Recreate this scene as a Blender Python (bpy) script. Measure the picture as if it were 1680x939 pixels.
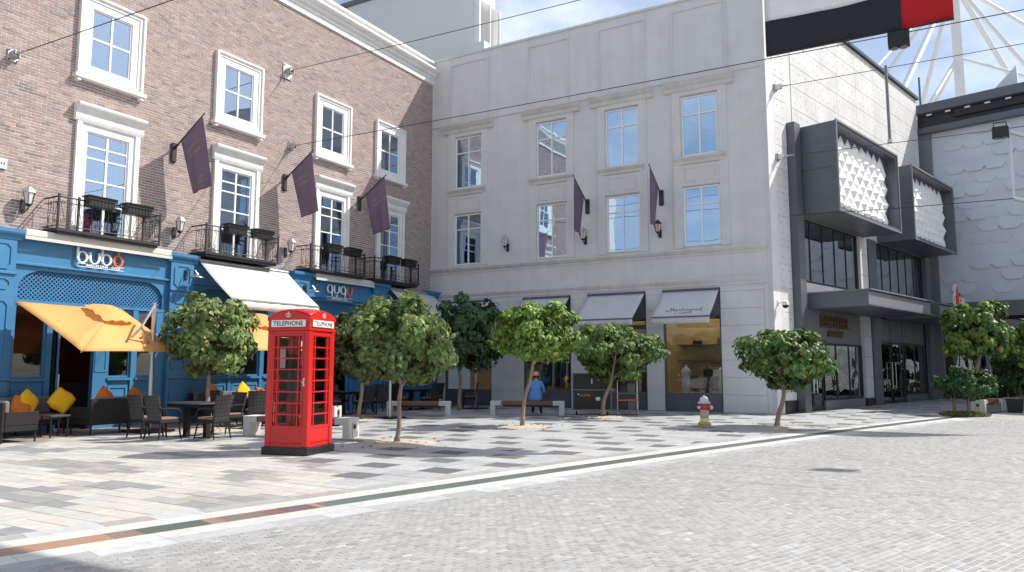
import bpy, bmesh, math, random
from mathutils import Vector, Matrix, noise
rnd = random.Random(7)
R = math.radians
for o in list(bpy.data.objects): bpy.data.objects.remove(o)
sc = bpy.context.scene
COL = sc.collection
# ------------------------------------------------------------------ camera, sky, sun, exposure
cam = bpy.data.cameras.new('camera'); camo = bpy.data.objects.new('camera', cam); COL.objects.link(camo)
EYE = 1.5; PITCH = 0.1092; YAW = 0.5226
camo.location = (0, 0, EYE)
camo.rotation_euler = (math.pi/2 + PITCH, 0, YAW - math.pi/2)
cam.sensor_fit = 'HORIZONTAL'; cam.sensor_width = 36.0
cam.lens = 1228.5/1680*36.0
cam.clip_start = 0.05; cam.clip_end = 2000
sc.camera = camo
SUN = Vector((1.0, -1.13, 1.54)).normalized()          # direction towards the sun
world = bpy.data.worlds.new('World'); sc.world = world; world.use_nodes = True
wn = world.node_tree.nodes; wl = world.node_tree.links
bg = wn['Background']
sky = wn.new('ShaderNodeTexSky'); sky.sky_type = 'NISHITA'; sky.sun_disc = False
sky.sun_elevation = math.asin(SUN.z); sky.sun_rotation = math.atan2(SUN.x, SUN.y)
sky.air_density = 1.0; sky.dust_density = 1.6; sky.ozone_density = 1.2; sky.altitude = 10
# thin high cloud, even over the whole sky
tc = wn.new('ShaderNodeTexCoord'); cn = wn.new('ShaderNodeTexNoise'); cn.inputs['Scale'].default_value = 2.6
cn.inputs['Detail'].default_value = 7; cn.inputs['Roughness'].default_value = 0.58
mp = wn.new('ShaderNodeMapping'); mp.inputs['Scale'].default_value = (1, 1, 2.2)
wl.new(tc.outputs['Generated'], mp.inputs['Vector']); wl.new(mp.outputs['Vector'], cn.inputs['Vector'])
cr = wn.new('ShaderNodeValToRGB'); cr.color_ramp.elements[0].position = 0.44; cr.color_ramp.elements[1].position = 0.72
cr.color_ramp.elements[0].color = (0.05, 0.05, 0.05, 1); cr.color_ramp.elements[1].color = (0.85, 0.85, 0.85, 1)
wl.new(cn.outputs['Fac'], cr.inputs['Fac'])
mx = wn.new('ShaderNodeMix'); mx.data_type = 'RGBA'
mx.inputs['B'].default_value = (8.2, 8.8, 9.6, 1)
wl.new(cr.outputs['Color'], mx.inputs['Factor']); wl.new(sky.outputs['Color'], mx.inputs['A'])
wl.new(mx.outputs['Result'], bg.inputs['Color']); bg.inputs['Strength'].default_value = 0.13
sl = bpy.data.lights.new('sun', 'SUN'); sl.energy = 4.9; sl.angle = R(0.53); sl.color = (1.0, 0.955, 0.88)
so = bpy.data.objects.new('sun', sl); COL.objects.link(so); so.location = SUN*60
so.rotation_euler = SUN.to_track_quat('Z', 'Y').to_euler()
sc.view_settings.view_transform = 'Standard'; sc.view_settings.look = 'None'
sc.view_settings.exposure = 0.27; sc.view_settings.gamma = 1.0
sc.render.engine = 'CYCLES'
sc.cycles.max_bounces = 8; sc.cycles.transparent_max_bounces = 16

# ------------------------------------------------------------------ helpers
def tag(o, label=None, cat=None, group=None, kind=None):
    if label: o['label'] = label
    if cat: o['category'] = cat
    if group: o['group'] = group
    if kind: o['kind'] = kind
    return o
def empty(name, loc=(0, 0, 0), rz=0, label=None, cat=None, group=None):
    o = bpy.data.objects.new(name, None); COL.objects.link(o); o.location = loc; o.rotation_euler = (0, 0, rz)
    o.empty_display_size = 0.1
    return tag(o, label, cat, group)
def put(name, me, parent=None, loc=(0, 0, 0), rot=(0, 0, 0), scale=(1, 1, 1)):
    o = bpy.data.objects.new(name, me); COL.objects.link(o); o.parent = parent
    o.location = loc; o.rotation_euler = rot; o.scale = scale
    return o
def copy_tree(o, parent=None):
    c = o.copy(); COL.objects.link(c); c.parent = parent
    for ch in list(o.children): copy_tree(ch, c)
    return c
class MB:
    def __init__(s): s.v = []; s.f = []; s.m = []; s.c = []; s.mi = 0; s.col = (1, 1, 1)
    def face(s, pts):
        b = len(s.v); s.v += [tuple(p) for p in pts]; s.f.append(tuple(range(b, b+len(pts)))); s.m.append(s.mi); s.c.append(s.col)
    def add(s, vs, fs):
        b = len(s.v); s.v += [tuple(p) for p in vs]
        for f in fs: s.f.append(tuple(i+b for i in f)); s.m.append(s.mi); s.c.append(s.col)
    def box(s, x0, x1, y0, y1, z0, z1, skip=''):
        vs = [(x0,y0,z0),(x1,y0,z0),(x1,y1,z0),(x0,y1,z0),(x0,y0,z1),(x1,y0,z1),(x1,y1,z1),(x0,y1,z1)]
        fs = {'b':(0,3,2,1),'t':(4,5,6,7),'f':(0,1,5,4),'r':(1,2,6,5),'k':(2,3,7,6),'l':(3,0,4,7)}
        s.add(vs, [f for k, f in fs.items() if k not in skip]); return s
    def bbox(s, x0, x1, y0, y1, z0, z1, c=0.01):                 # box with chamfered vertical/top edges
        bm = bmesh.new(); bmesh.ops.create_cube(bm, size=1)
        for v in bm.verts: v.co = Vector(((x0+x1)/2+v.co.x*(x1-x0), (y0+y1)/2+v.co.y*(y1-y0), (z0+z1)/2+v.co.z*(z1-z0)))
        bmesh.ops.bevel(bm, geom=bm.edges[:], offset=c, segments=1, affect='EDGES')
        s.bm(bm); return s
    def bm(s, bm):
        bm.verts.index_update(); s.add([v.co[:] for v in bm.verts], [[v.index for v in f.verts] for f in bm.faces]); bm.free()
    def cyl(s, p0, p1, r0, r1=None, n=10, caps=True):
        r1 = r0 if r1 is None else r1; p0 = Vector(p0); p1 = Vector(p1); d = (p1-p0)
        if d.length < 1e-6: return s
        q = d.normalized().to_track_quat('Z', 'Y'); vs = []
        for p, r in ((p0, r0), (p1, r1)):
            for i in range(n):
                a = 2*math.pi*i/n; vs.append(p + q @ Vector((r*math.cos(a), r*math.sin(a), 0)))
        fs = [(i, (i+1) % n, n+(i+1) % n, n+i) for i in range(n)]
        if caps: fs += [tuple(range(n-1, -1, -1)), tuple(range(n, 2*n))]
        s.add(vs, fs); return s
    def tube(s, path, r, n=6, caps=True):
        path = [Vector(p) for p in path]; rs = r if isinstance(r, (list, tuple)) else [r]*len(path)
        vs = []; up = None
        for i, p in enumerate(path):
            d = (path[min(i+1, len(path)-1)] - path[max(i-1, 0)]).normalized()
            if up is None: up = d.orthogonal().normalized()
            else: up = (up - d*up.dot(d)).normalized()
            w = d.cross(up)
            for k in range(n):
                a = 2*math.pi*k/n; vs.append(p + (up*math.cos(a) + w*math.sin(a))*rs[i])
        fs = []
        for i in range(len(path)-1):
            for k in range(n): fs.append((i*n+k, i*n+(k+1) % n, (i+1)*n+(k+1) % n, (i+1)*n+k))
        if caps: fs += [tuple(range(n-1, -1, -1)), tuple(range((len(path)-1)*n, len(path)*n))]
        s.add(vs, fs); return s
    def lathe(s, prof, c=(0, 0, 0), n=16, caps=True):
        vs = []; c = Vector(c)
        for r, z in prof:
            for k in range(n):
                a = 2*math.pi*k/n; vs.append((c.x+r*math.cos(a), c.y+r*math.sin(a), c.z+z))
        fs = []
        for i in range(len(prof)-1):
            for k in range(n): fs.append((i*n+k, i*n+(k+1) % n, (i+1)*n+(k+1) % n, (i+1)*n+k))
        if caps: fs += [tuple(range(n-1, -1, -1)), tuple(range((len(prof)-1)*n, len(prof)*n))]
        s.add(vs, fs); return s
    def prism(s, poly, a, b, axis='y'):                           # polygon in the two other axes, extruded from a to b
        def P(p, t):
            return (p[0], t, p[1]) if axis == 'y' else ((t, p[0], p[1]) if axis == 'x' else (p[0], p[1], t))
        n = len(poly); vs = [P(p, a) for p in poly] + [P(p, b) for p in poly]
        s.add(vs, [tuple(range(n)), tuple(range(2*n-1, n-1, -1))] + [(i, n+i, n+(i+1) % n, (i+1) % n) for i in range(n)]); return s
    def xf(s, M_, start=0):
        for i in range(start, len(s.v)): s.v[i] = tuple(M_ @ Vector(s.v[i]))
        return s
    def mesh(s, name, mats, smooth=False, fix=True, attr=False):
        me = bpy.data.meshes.new(name); me.from_pydata(s.v, [], s.f)
        mats = mats if isinstance(mats, (list, tuple)) else [mats]
        for m in mats: me.materials.append(m)
        if len(mats) > 1: me.polygons.foreach_set('material_index', s.m)
        if attr:
            ca = me.color_attributes.new('Col', 'FLOAT_COLOR', 'CORNER'); data = []
            for p, c in zip(me.polygons, s.c):
                for _ in range(p.loop_total): data += [c[0], c[1], c[2], 1.0]
            ca.data.foreach_set('color', data)
        if fix:
            bm = bmesh.new(); bm.from_mesh(me); bmesh.ops.recalc_face_normals(bm, faces=bm.faces[:]); bm.to_mesh(me); bm.free()
        if smooth:
            for p in me.polygons: p.use_smooth = True
            if smooth is not True:
                try: me.set_sharp_from_angle(angle=R(smooth))
                except Exception: pass
        me.update(); return me
    def build(s, name, mats, parent=None, loc=(0, 0, 0), rot=(0, 0, 0), **k):
        return put(name, s.mesh(name, mats, **k), parent, loc, rot)
def rects(x0, x1, z0, z1, holes):                                 # a rectangle minus holes, as rectangles (vertical strips)
    xs = sorted({x0, x1} | {min(max(h[i], x0), x1) for h in holes for i in (0, 1)}); out = []
    for a, b in zip(xs, xs[1:]):
        if b-a < 1e-5: continue
        cuts = sorted((max(h[2], z0), min(h[3], z1)) for h in holes if h[0] < b-1e-6 and h[1] > a+1e-6 and h[3] > z0 and h[2] < z1)
        z = z0
        for c0, c1 in cuts:
            if c0 > z+1e-5: out.append((a, b, z, c0))
            z = max(z, c1)
        if z < z1-1e-5: out.append((a, b, z, z1))
    return out
_txt = {}
def text_mb(s, size=1.0, bold=0.0, ext=0.01, spacing=1.0):       # text as verts/faces in its own x-y plane, left-bottom at the origin
    cu = bpy.data.curves.new('lettering', 'FONT'); cu.body = s; cu.size = size; cu.extrude = ext; cu.offset = bold; cu.space_character = spacing
    cu.resolution_u = 3
    o = bpy.data.objects.new('lettering', cu); COL.objects.link(o)
    dg = bpy.context.evaluated_depsgraph_get(); me = o.evaluated_get(dg).to_mesh()
    m = MB(); m.add([v.co[:] for v in me.vertices], [tuple(p.vertices) for p in me.polygons])
    o.evaluated_get(dg).to_mesh_clear(); bpy.data.objects.remove(o); bpy.data.curves.remove(cu)
    xs = [v[0] for v in m.v]; ys = [v[1] for v in m.v]
    m.w = max(xs)-min(xs) if xs else 0; m.h = max(ys)-min(ys) if ys else 0
    x0 = min(xs) if xs else 0; y0 = min(ys) if ys else 0
    m.v = [(v[0]-x0, v[1]-y0, v[2]) for v in m.v]
    return m
# ------------------------------------------------------------------ materials
def mat(name, col, rough=0.6, metal=0.0, var=0.08, scale=3.0, bump=0.0, bscale=60.0, attr=False, spec=0.5, stain=0.0, coat=0.0, trans=0.0, emit=None, grain=None, streak=0.0, gum=0.0):
    m = bpy.data.materials.new(name); m.use_nodes = True; nt = m.node_tree; N = nt.nodes; L = nt.links
    b = N['Principled BSDF']; b.inputs['Roughness'].default_value = rough; b.inputs['Metallic'].default_value = metal
    b.inputs['Specular IOR Level'].default_value = spec
    if coat: b.inputs['Coat Weight'].default_value = coat; b.inputs['Coat Roughness'].default_value = 0.06
    geo = N.new('ShaderNodeNewGeometry')
    if attr:
        a = N.new('ShaderNodeVertexColor'); a.layer_name = 'Col'; csock = a.outputs['Color']
    else:
        rgb = N.new('ShaderNodeRGB'); rgb.outputs[0].default_value = (*col, 1); csock = rgb.outputs[0]
    vec = geo.outputs['Position']
    if grain:
        g = N.new('ShaderNodeMapping'); g.inputs['Scale'].default_value = grain; L.new(vec, g.inputs['Vector']); gv = g.outputs['Vector']
    else: gv = vec
    if var:
        n = N.new('ShaderNodeTexNoise'); n.inputs['Scale'].default_value = scale; n.inputs['Detail'].default_value = 5; L.new(gv, n.inputs['Vector'])
        mr = N.new('ShaderNodeMapRange'); mr.inputs['From Min'].default_value = 0.25; mr.inputs['From Max'].default_value = 0.75
        mr.inputs['To Min'].default_value = 1-var; mr.inputs['To Max'].default_value = 1+var; L.new(n.outputs['Fac'], mr.inputs['Value'])
        mu = N.new('ShaderNodeVectorMath'); mu.operation = 'SCALE'; L.new(csock, mu.inputs[0]); L.new(mr.outputs['Result'], mu.inputs['Scale']); csock = mu.outputs['Vector']
    if stain:
        n2 = N.new('ShaderNodeTexNoise'); n2.inputs['Scale'].default_value = 0.9; n2.inputs['Detail'].default_value = 8; n2.inputs['Roughness'].default_value = 0.7
        L.new(vec, n2.inputs['Vector'])
        r2 = N.new('ShaderNodeMapRange'); r2.inputs['From Min'].default_value = 0.5; r2.inputs['From Max'].default_value = 0.72
        r2.inputs['To Min'].default_value = 1; r2.inputs['To Max'].default_value = 1-stain; L.new(n2.outputs['Fac'], r2.inputs['Value'])
        m2 = N.new('ShaderNodeVectorMath'); m2.operation = 'SCALE'; L.new(csock, m2.inputs[0]); L.new(r2.outputs['Result'], m2.inputs['Scale']); csock = m2.outputs['Vector']
    if gum:                                                       # trodden spots
        vo = N.new('ShaderNodeTexVoronoi'); vo.inputs['Scale'].default_value = 2.6; L.new(vec, vo.inputs['Vector'])
        rg_ = N.new('ShaderNodeMapRange'); rg_.inputs['From Min'].default_value = 0.035; rg_.inputs['From Max'].default_value = 0.06; rg_.inputs['To Min'].default_value = 1-gum; rg_.inputs['To Max'].default_value = 1; L.new(vo.outputs['Distance'], rg_.inputs['Value'])
        mg = N.new('ShaderNodeVectorMath'); mg.operation = 'SCALE'; L.new(csock, mg.inputs[0]); L.new(rg_.outputs['Result'], mg.inputs['Scale']); csock = mg.outputs['Vector']
    if streak:                                                    # rain streaks running down the wall
        g3 = N.new('ShaderNodeMapping'); g3.inputs['Scale'].default_value = (4.5, 4.5, 0.22); L.new(vec, g3.inputs['Vector'])
        n3 = N.new('ShaderNodeTexNoise'); n3.inputs['Scale'].default_value = 1.0; n3.inputs['Detail'].default_value = 6; L.new(g3.outputs['Vector'], n3.inputs['Vector'])
        r3 = N.new('ShaderNodeMapRange'); r3.inputs['From Min'].default_value = 0.48; r3.inputs['From Max'].default_value = 0.78; r3.inputs['To Min'].default_value = 1; r3.inputs['To Max'].default_value = 1-streak; L.new(n3.outputs['Fac'], r3.inputs['Value'])
        m3 = N.new('ShaderNodeVectorMath'); m3.operation = 'SCALE'; L.new(csock, m3.inputs[0]); L.new(r3.outputs['Result'], m3.inputs['Scale']); csock = m3.outputs['Vector']
    L.new(csock, b.inputs['Base Color'])
    if bump:
        nb = N.new('ShaderNodeTexNoise'); nb.inputs['Scale'].default_value = bscale; nb.inputs['Detail'].default_value = 4; L.new(gv, nb.inputs['Vector'])
        bp = N.new('ShaderNodeBump'); bp.inputs['Strength'].default_value = bump; bp.inputs['Distance'].default_value = 0.01
        L.new(nb.outputs['Fac'], bp.inputs['Height']); L.new(bp.outputs['Normal'], b.inputs['Normal'])
    if rough < 0.5:
        nr = N.new('ShaderNodeTexNoise'); nr.inputs['Scale'].default_value = 2.3; nr.inputs['Detail'].default_value = 4; L.new(vec, nr.inputs['Vector'])
        rr = N.new('ShaderNodeMapRange'); rr.inputs['To Min'].default_value = rough*0.75; rr.inputs['To Max'].default_value = rough*1.3
        L.new(nr.outputs['Fac'], rr.inputs['Value']); L.new(rr.outputs['Result'], b.inputs['Roughness'])
    if emit: b.inputs['Emission Color'].default_value = (*emit[0], 1); b.inputs['Emission Strength'].default_value = emit[1]
    if trans:                                                     # thin leaf / cloth: light through the sheet
        t = N.new('ShaderNodeBsdfTranslucent'); L.new(csock, t.inputs['Color']); ms = N.new('ShaderNodeMixShader'); ms.inputs[0].default_value = trans
        L.new(b.outputs[0], ms.inputs[1]); L.new(t.outputs[0], ms.inputs[2]); L.new(ms.outputs[0], N['Material Output'].inputs['Surface'])
    return m
def glass(name, refl=0.1, tint=(0.85, 0.9, 0.92), wave=0.0, gc=(0.96, 0.98, 1), ior=1.5):      # a pane: sees through, mirrors part of the light
    m = bpy.data.materials.new(name); m.use_nodes = True; nt = m.node_tree; N = nt.nodes; L = nt.links; N.remove(N['Principled BSDF'])
    t = N.new('ShaderNodeBsdfTransparent'); t.inputs['Color'].default_value = (*tint, 1)
    g = N.new('ShaderNodeBsdfGlossy'); g.inputs['Roughness'].default_value = 0.012; g.inputs['Color'].default_value = (*gc, 1)
    fr = N.new('ShaderNodeFresnel'); fr.inputs['IOR'].default_value = ior
    ad = N.new('ShaderNodeMath'); ad.operation = 'ADD'; ad.use_clamp = True; ad.inputs[1].default_value = refl; L.new(fr.outputs[0], ad.inputs[0])
    if wave:
        geo = N.new('ShaderNodeNewGeometry'); n = N.new('ShaderNodeTexNoise'); n.inputs['Scale'].default_value = 1.1; n.inputs['Detail'].default_value = 1.0; L.new(geo.outputs['Position'], n.inputs['Vector'])
        bp = N.new('ShaderNodeBump'); bp.inputs['Strength'].default_value = wave; bp.inputs['Distance'].default_value = 0.03
        L.new(n.outputs['Fac'], bp.inputs['Height']); L.new(bp.outputs['Normal'], g.inputs['Normal'])
    ms = N.new('ShaderNodeMixShader'); L.new(ad.outputs[0], ms.inputs[0]); L.new(t.outputs[0], ms.inputs[1]); L.new(g.outputs[0], ms.inputs[2])
    L.new(ms.outputs[0], N['Material Output'].inputs['Surface'])
    return m
# ------------------------------------------------------------------ palette
T = {}
T['mortar'] = mat('mortar', (0.74, 0.71, 0.69), 0.9, var=0.12, scale=9, bump=0.3)
T['brick'] = mat('brick', (0.3, 0.2, 0.16), 0.85, var=0.16, scale=14, bump=0.35, bscale=90, attr=True)
T['white'] = mat('white_trim', (0.80, 0.79, 0.76), 0.55, var=0.05, scale=2, stain=0.08, streak=0.10)
T['stucco'] = mat('grey_stucco', (0.66, 0.65, 0.65), 0.85, var=0.05, scale=1.4, bump=0.3, bscale=70, stain=0.05, streak=0.06)
T['stucco_trim'] = mat('stucco_trim', (0.64, 0.615, 0.61), 0.8, var=0.08, scale=2, bump=0.15, stain=0.10, streak=0.12)
T['blue'] = mat('blue_paint', (0.042, 0.19, 0.37), 0.42, var=0.06, scale=2.2, stain=0.08, bump=0.05)
T['blue_dark'] = mat('blue_paint_dull', (0.028, 0.13, 0.30), 0.5, var=0.08, scale=3)
T['iron'] = mat('black_iron', (0.018, 0.018, 0.02), 0.5, var=0.2, scale=20, spec=0.5)
T['black'] = mat('black_plastic', (0.012, 0.012, 0.014), 0.4, var=0.15, scale=8)
T['white_frame'] = mat('white_window_frame', (0.82, 0.82, 0.80), 0.4, var=0.02)
T['glass_up'] = glass('window_glass', 0.42, (0.55, 0.6, 0.62), 0.08, (0.66, 0.82, 1.0))
T['glass_grey'] = glass('coated_glass', 0.55, (0.35, 0.4, 0.42), 0.12, (0.66, 0.82, 1.0))
T['glass_shop'] = glass('shop_glass', 0.0, (0.86, 0.9, 0.9), 0.03)
T['glass_dark'] = glass('tinted_glass', 0.30, (0.42, 0.45, 0.48), 0.35)
T['glass_box'] = glass('kiosk_glass', 0.0, (0.93, 0.95, 0.95), 0.04, ior=1.25)
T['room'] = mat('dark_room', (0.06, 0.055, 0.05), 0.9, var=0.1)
T['room_red'] = mat('red_room', (0.16, 0.035, 0.025), 0.8, var=0.2, scale=1.5)
T['blind'] = mat('curtain', (0.55, 0.60, 0.52), 0.9, var=0.08, scale=6, grain=(12, 12, 0.4))
T['awning'] = mat('cream_canvas', (0.76, 0.74, 0.69), 0.85, var=0.04, scale=2, stain=0.06, trans=0.25, bump=0.08, bscale=200)
T['awning_grey'] = mat('grey_canvas', (0.70, 0.70, 0.715), 0.85, var=0.05, scale=2, trans=0.15, bump=0.08, bscale=200)
T['orange_cloth'] = mat('orange_canvas', (0.88, 0.48, 0.17), 0.8, var=0.05, scale=2.5, trans=0.3, bump=0.1, bscale=150)
T['alu'] = mat('brushed_aluminium', (0.55, 0.54, 0.53), 0.35, 0.9, var=0.06, scale=6)
T['red'] = mat('red_gloss_paint', (0.55, 0.011, 0.008), 0.34, var=0.05, scale=5, coat=0.08, stain=0.08)
T['panel_white'] = mat('opal_panel', (0.80, 0.79, 0.75), 0.4, var=0.03)
T['letter_black'] = mat('black_lettering', (0.02, 0.02, 0.02), 0.5, var=0)
T['letter_white'] = mat('white_lettering', (0.84, 0.83, 0.80), 0.4, var=0)
T['letter_orange'] = mat('orange_lettering', (0.85, 0.17, 0.02), 0.4, var=0)
T['gold'] = mat('gold_print', (0.42, 0.28, 0.15), 0.5, var=0.05)
T['plum'] = mat('plum_cloth', (0.205, 0.148, 0.215), 0.75, var=0.07, scale=4, trans=0.2, bump=0.1, bscale=220)
T['concrete'] = mat('fair_faced_concrete', (0.62, 0.61, 0.59), 0.8, var=0.10, scale=1.1, bump=0.15, stain=0.12, streak=0.08)
T['hole'] = mat('tie_hole', (0.10, 0.10, 0.10), 0.9, var=0)  # flat discs on the panels, the holes' inner shade put into the colour
T['slate'] = mat('slate_metal', (0.125, 0.135, 0.152), 0.45, 0.3, var=0.08, scale=1.4, stain=0.05)
T['slate_light'] = mat('grey_metal_panel', (0.20, 0.205, 0.23), 0.5, 0.2, var=0.06, scale=1.2)
T['facet'] = mat('white_facet', (0.84, 0.84, 0.83), 0.5, var=0.03)
T['scale_tile'] = mat('pale_scale_tile', (0.60, 0.65, 0.70), 0.55, 0.1, var=0.06, scale=0.9)
T['steel_white'] = mat('white_steel', (0.72, 0.72, 0.71), 0.45, var=0.04)
T['tower'] = mat('pale_render', (0.60, 0.63, 0.62), 0.8, var=0.03, scale=0.4)
T['dark_metal'] = mat('dark_metal', (0.035, 0.037, 0.042), 0.4, 0.5, var=0.12)
T['wicker'] = mat('dark_wicker', (0.020, 0.017, 0.017), 0.6, var=0.25, scale=60, bump=0.8, bscale=120, spec=0.25)
T['cushion'] = mat('brown_cushion', (0.24, 0.13, 0.09), 0.9, var=0.1, scale=8)
T['grey_fabric'] = mat('grey_fabric', (0.16, 0.15, 0.16), 0.95, var=0.1, scale=10)
T['yellow'] = mat('yellow_fabric', (0.88, 0.50, 0.010), 0.9, var=0.06, scale=6, bump=0.2)
T['orange'] = mat('orange_fabric', (0.68, 0.17, 0.02), 0.9, var=0.06, scale=6, bump=0.2)
T['bench_concrete'] = mat('cast_concrete', (0.60, 0.58, 0.54), 0.85, var=0.08, scale=5, bump=0.3, stain=0.1)
T['bench_wood'] = mat('bench_wood', (0.20, 0.085, 0.045), 0.6, var=0.25, scale=4, grain=(6, 6, 40), bump=0.2)
T['bark'] = mat('bark', (0.30, 0.22, 0.16), 0.9, var=0.3, scale=7, grain=(3, 3, 0.8), bump=0.8, bscale=25)
T['leaf'] = mat('leaf', (0.06, 0.1, 0.03), 0.48, var=0.12, scale=3, attr=True, spec=0.4, trans=0.28)
T['sand'] = mat('pit_sand', (0.50, 0.43, 0.345), 0.95, var=0.2, scale=6, bump=0.8, bscale=40)
T['slab'] = mat('stone_slab', (0.5, 0.5, 0.5), 0.62, var=0.13, scale=9, bump=0.15, bscale=120, attr=True, stain=0.14, gum=0.3)
T['granite'] = mat('granite', (0.5, 0.5, 0.5), 0.42, var=0.14, scale=55, attr=True)
T['joint'] = mat('joint_sand', (0.36, 0.34, 0.31), 0.95, var=0.15)
T['paver'] = mat('clinker_paver', (0.45, 0.42, 0.4), 0.8, var=0.13, scale=16, bump=0.2, bscale=150, attr=True, stain=0.12)
T['ground'] = mat('ground', (0.40, 0.38, 0.35), 0.9, var=0.1, scale=0.5)
T['shop_wood'] = mat('shop_wood', (0.56, 0.39, 0.21), 0.6, var=0.15, scale=2, grain=(1, 1, 8))
T['lamp_on'] = mat('lit_lamp', (1, 0.9, 0.7), 0.5, var=0, emit=((1, 0.80, 0.48), 55))
T['lamp_glass'] = mat('lantern_glass', (0.62, 0.60, 0.56), 0.3, var=0.05)
T['lamp_pink'] = mat('lantern_glass_warm', (0.62, 0.42, 0.36), 0.35, var=0.05)
# clinker sheet: the brick pattern goes on where the single pavers end
RA = R(-20.8); PW, PH = 0.108, 0.071
def road_material():
    m = bpy.data.materials.new('clinker_road'); m.use_nodes = True; N = m.node_tree.nodes; L = m.node_tree.links; b = N['Principled BSDF']
    g = N.new('ShaderNodeNewGeometry'); mp = N.new('ShaderNodeMapping'); mp.inputs['Rotation'].default_value = (0, 0, -RA); L.new(g.outputs['Position'], mp.inputs['Vector'])
    t = N.new('ShaderNodeTexBrick'); L.new(mp.outputs['Vector'], t.inputs['Vector']); t.offset = 0.5; t.offset_frequency = 2
    t.inputs['Scale'].default_value = 1; t.inputs['Brick Width'].default_value = PW; t.inputs['Row Height'].default_value = PH; t.inputs['Mortar Size'].default_value = 0.0035
    t.inputs['Color1'].default_value = (0.375, 0.355, 0.335, 1); t.inputs['Color2'].default_value = (0.30, 0.285, 0.27, 1); t.inputs['Mortar'].default_value = (0.59, 0.575, 0.55, 1)
    n = N.new('ShaderNodeTexNoise'); n.inputs['Scale'].default_value = 0.55; n.inputs['Detail'].default_value = 6; L.new(g.outputs['Position'], n.inputs['Vector'])
    mr = N.new('ShaderNodeMapRange'); mr.inputs['From Min'].default_value = 0.3; mr.inputs['From Max'].default_value = 0.7; mr.inputs['To Min'].default_value = 0.86; mr.inputs['To Max'].default_value = 1.10; L.new(n.outputs['Fac'], mr.inputs['Value'])
    mu = N.new('ShaderNodeVectorMath'); mu.operation = 'SCALE'; L.new(t.outputs['Color'], mu.inputs[0]); L.new(mr.outputs['Result'], mu.inputs['Scale'])
    L.new(mu.outputs['Vector'], b.inputs['Base Color']); b.inputs['Roughness'].default_value = 0.75
    return m
T['road'] = road_material()
# ------------------------------------------------------------------ measuring: how large a spot shows
_fw = Vector((math.cos(PITCH)*math.cos(YAW), math.cos(PITCH)*math.sin(YAW), math.sin(PITCH)))
_rt = Vector((math.sin(YAW), -math.cos(YAW), 0)); _up = _rt.cross(_fw)
def shows(p, area, nrm):                                          # rough size in the picture, 0 when outside it
    d = Vector(p) - Vector((0, 0, EYE)); z = d.dot(_fw)
    if z < 0.3: return 0
    x = 1228.5*d.dot(_rt)/z; y = 1228.5*d.dot(_up)/z
    if abs(x) > 835 or abs(y) > 465: return 0
    return area*abs(Vector(nrm).dot(d.normalized()))/(z*z)
# ------------------------------------------------------------------ ground
def kerb(u): return -0.00234*u*u - 0.2218*u + 7.556
PB = Vector((26.3, 4.7, 0)); AB = R(-14.6)                        # corner and bearing of the concrete building
DB = Vector((math.cos(AB), math.sin(AB), 0)); NB = Vector((math.sin(AB), -math.cos(AB), 0))
g = MB(); g.face([(-400, -400, -0.06), (400, -400, -0.06), (400, 400, -0.06), (-400, 400, -0.06)])
tag(g.build('ground', T['ground']), kind='structure')
us = [-20 + i*1.5 for i in range(54)]
g = MB()
for a, b in zip(us, us[1:]): g.face([(a, -60, -0.0028), (b, -60, -0.0028), (b, kerb(b)-0.72, -0.0028), (a, kerb(a)-0.72, -0.0028)])
road = tag(g.build('road', T['road']), kind='structure')
g = MB()
for a, b in zip(us, us[1:]): g.face([(a, kerb(a)+0.72, -0.012), (b, kerb(b)+0.72, -0.012), (b, 40, -0.012), (a, 40, -0.012)])
plaza = tag(g.build('plaza_pavement', T['joint']), kind='structure')
# road pavers near the camera: single clinkers with sand joints
ca, sa = math.cos(RA), math.sin(RA); cand = []
for j in range(-400, 140):
    y0 = j*PH; off = -PW*0.5 if j % 2 == 0 else 0.0
    for k in range(-20, 300):
        x0 = k*PW + off; xc, yc = x0+PW/2, y0+PH/2
        u, v = xc*ca - yc*sa, xc*sa + yc*ca
        if v > kerb(u)-0.79 or math.hypot(u, v) > 24 + rnd.random()*3: continue
        s = shows((u, v, 0), 1, (0, 0, 1)); d_ = Vector((u, v, -EYE)); z_ = d_.dot(_fw)
        if s > 0 or (z_ > 1 and abs(d_.dot(_rt)/z_) < 0.78 and abs(d_.dot(_up)/z_) < 0.5): cand.append((s, u, v))
cand.sort(reverse=True)
def paver_col():
    f = rnd.gauss(0.335, 0.022); t = rnd.random()
    if t < 0.06: return (f*1.18, f*1.18, f*1.18)
    if t < 0.10: return (f*0.88, f*0.83, f*0.78)
    return (f*1.02, f*0.985, f*0.94)
def paver_geo(m, cx=0, cy=0, z=0):
    a, b, c = PW/2-0.0014, PH/2-0.0060, 0.0014
    P = lambda x, y, zz: (cx + x*ca - y*sa, cy + x*sa + y*ca, zz+z)
    vs = [P(-a, -b, -0.03), P(a, -b, -0.03), P(a, b, -0.03), P(-a, b, -0.03), P(-a, -b, -c), P(a, -b, -c), P(a, b, -c), P(-a, b, -c), P(-a+c, -b+c, 0), P(a-c, -b+c, 0), P(a-c, b-c, 0), P(-a+c, b-c, 0)]
    m.add(vs, [(8, 9, 10, 11)] + [(i, (i+1) % 4, 4+(i+1) % 4, 4+i) for i in range(4)] + [(4+i, 4+(i+1) % 4, 8+(i+1) % 4, 8+i) for i in range(4)])
pv = []
for i in range(12):
    m = MB(); m.col = paver_col(); paver_geo(m); pv.append(m.mesh('paver', T['paver'], attr=True, fix=False))
for s, u, v in cand[:296]: put('paver', rnd.choice(pv), road, (u, v, rnd.uniform(-0.0012, 0.0012)))
m = MB()
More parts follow.
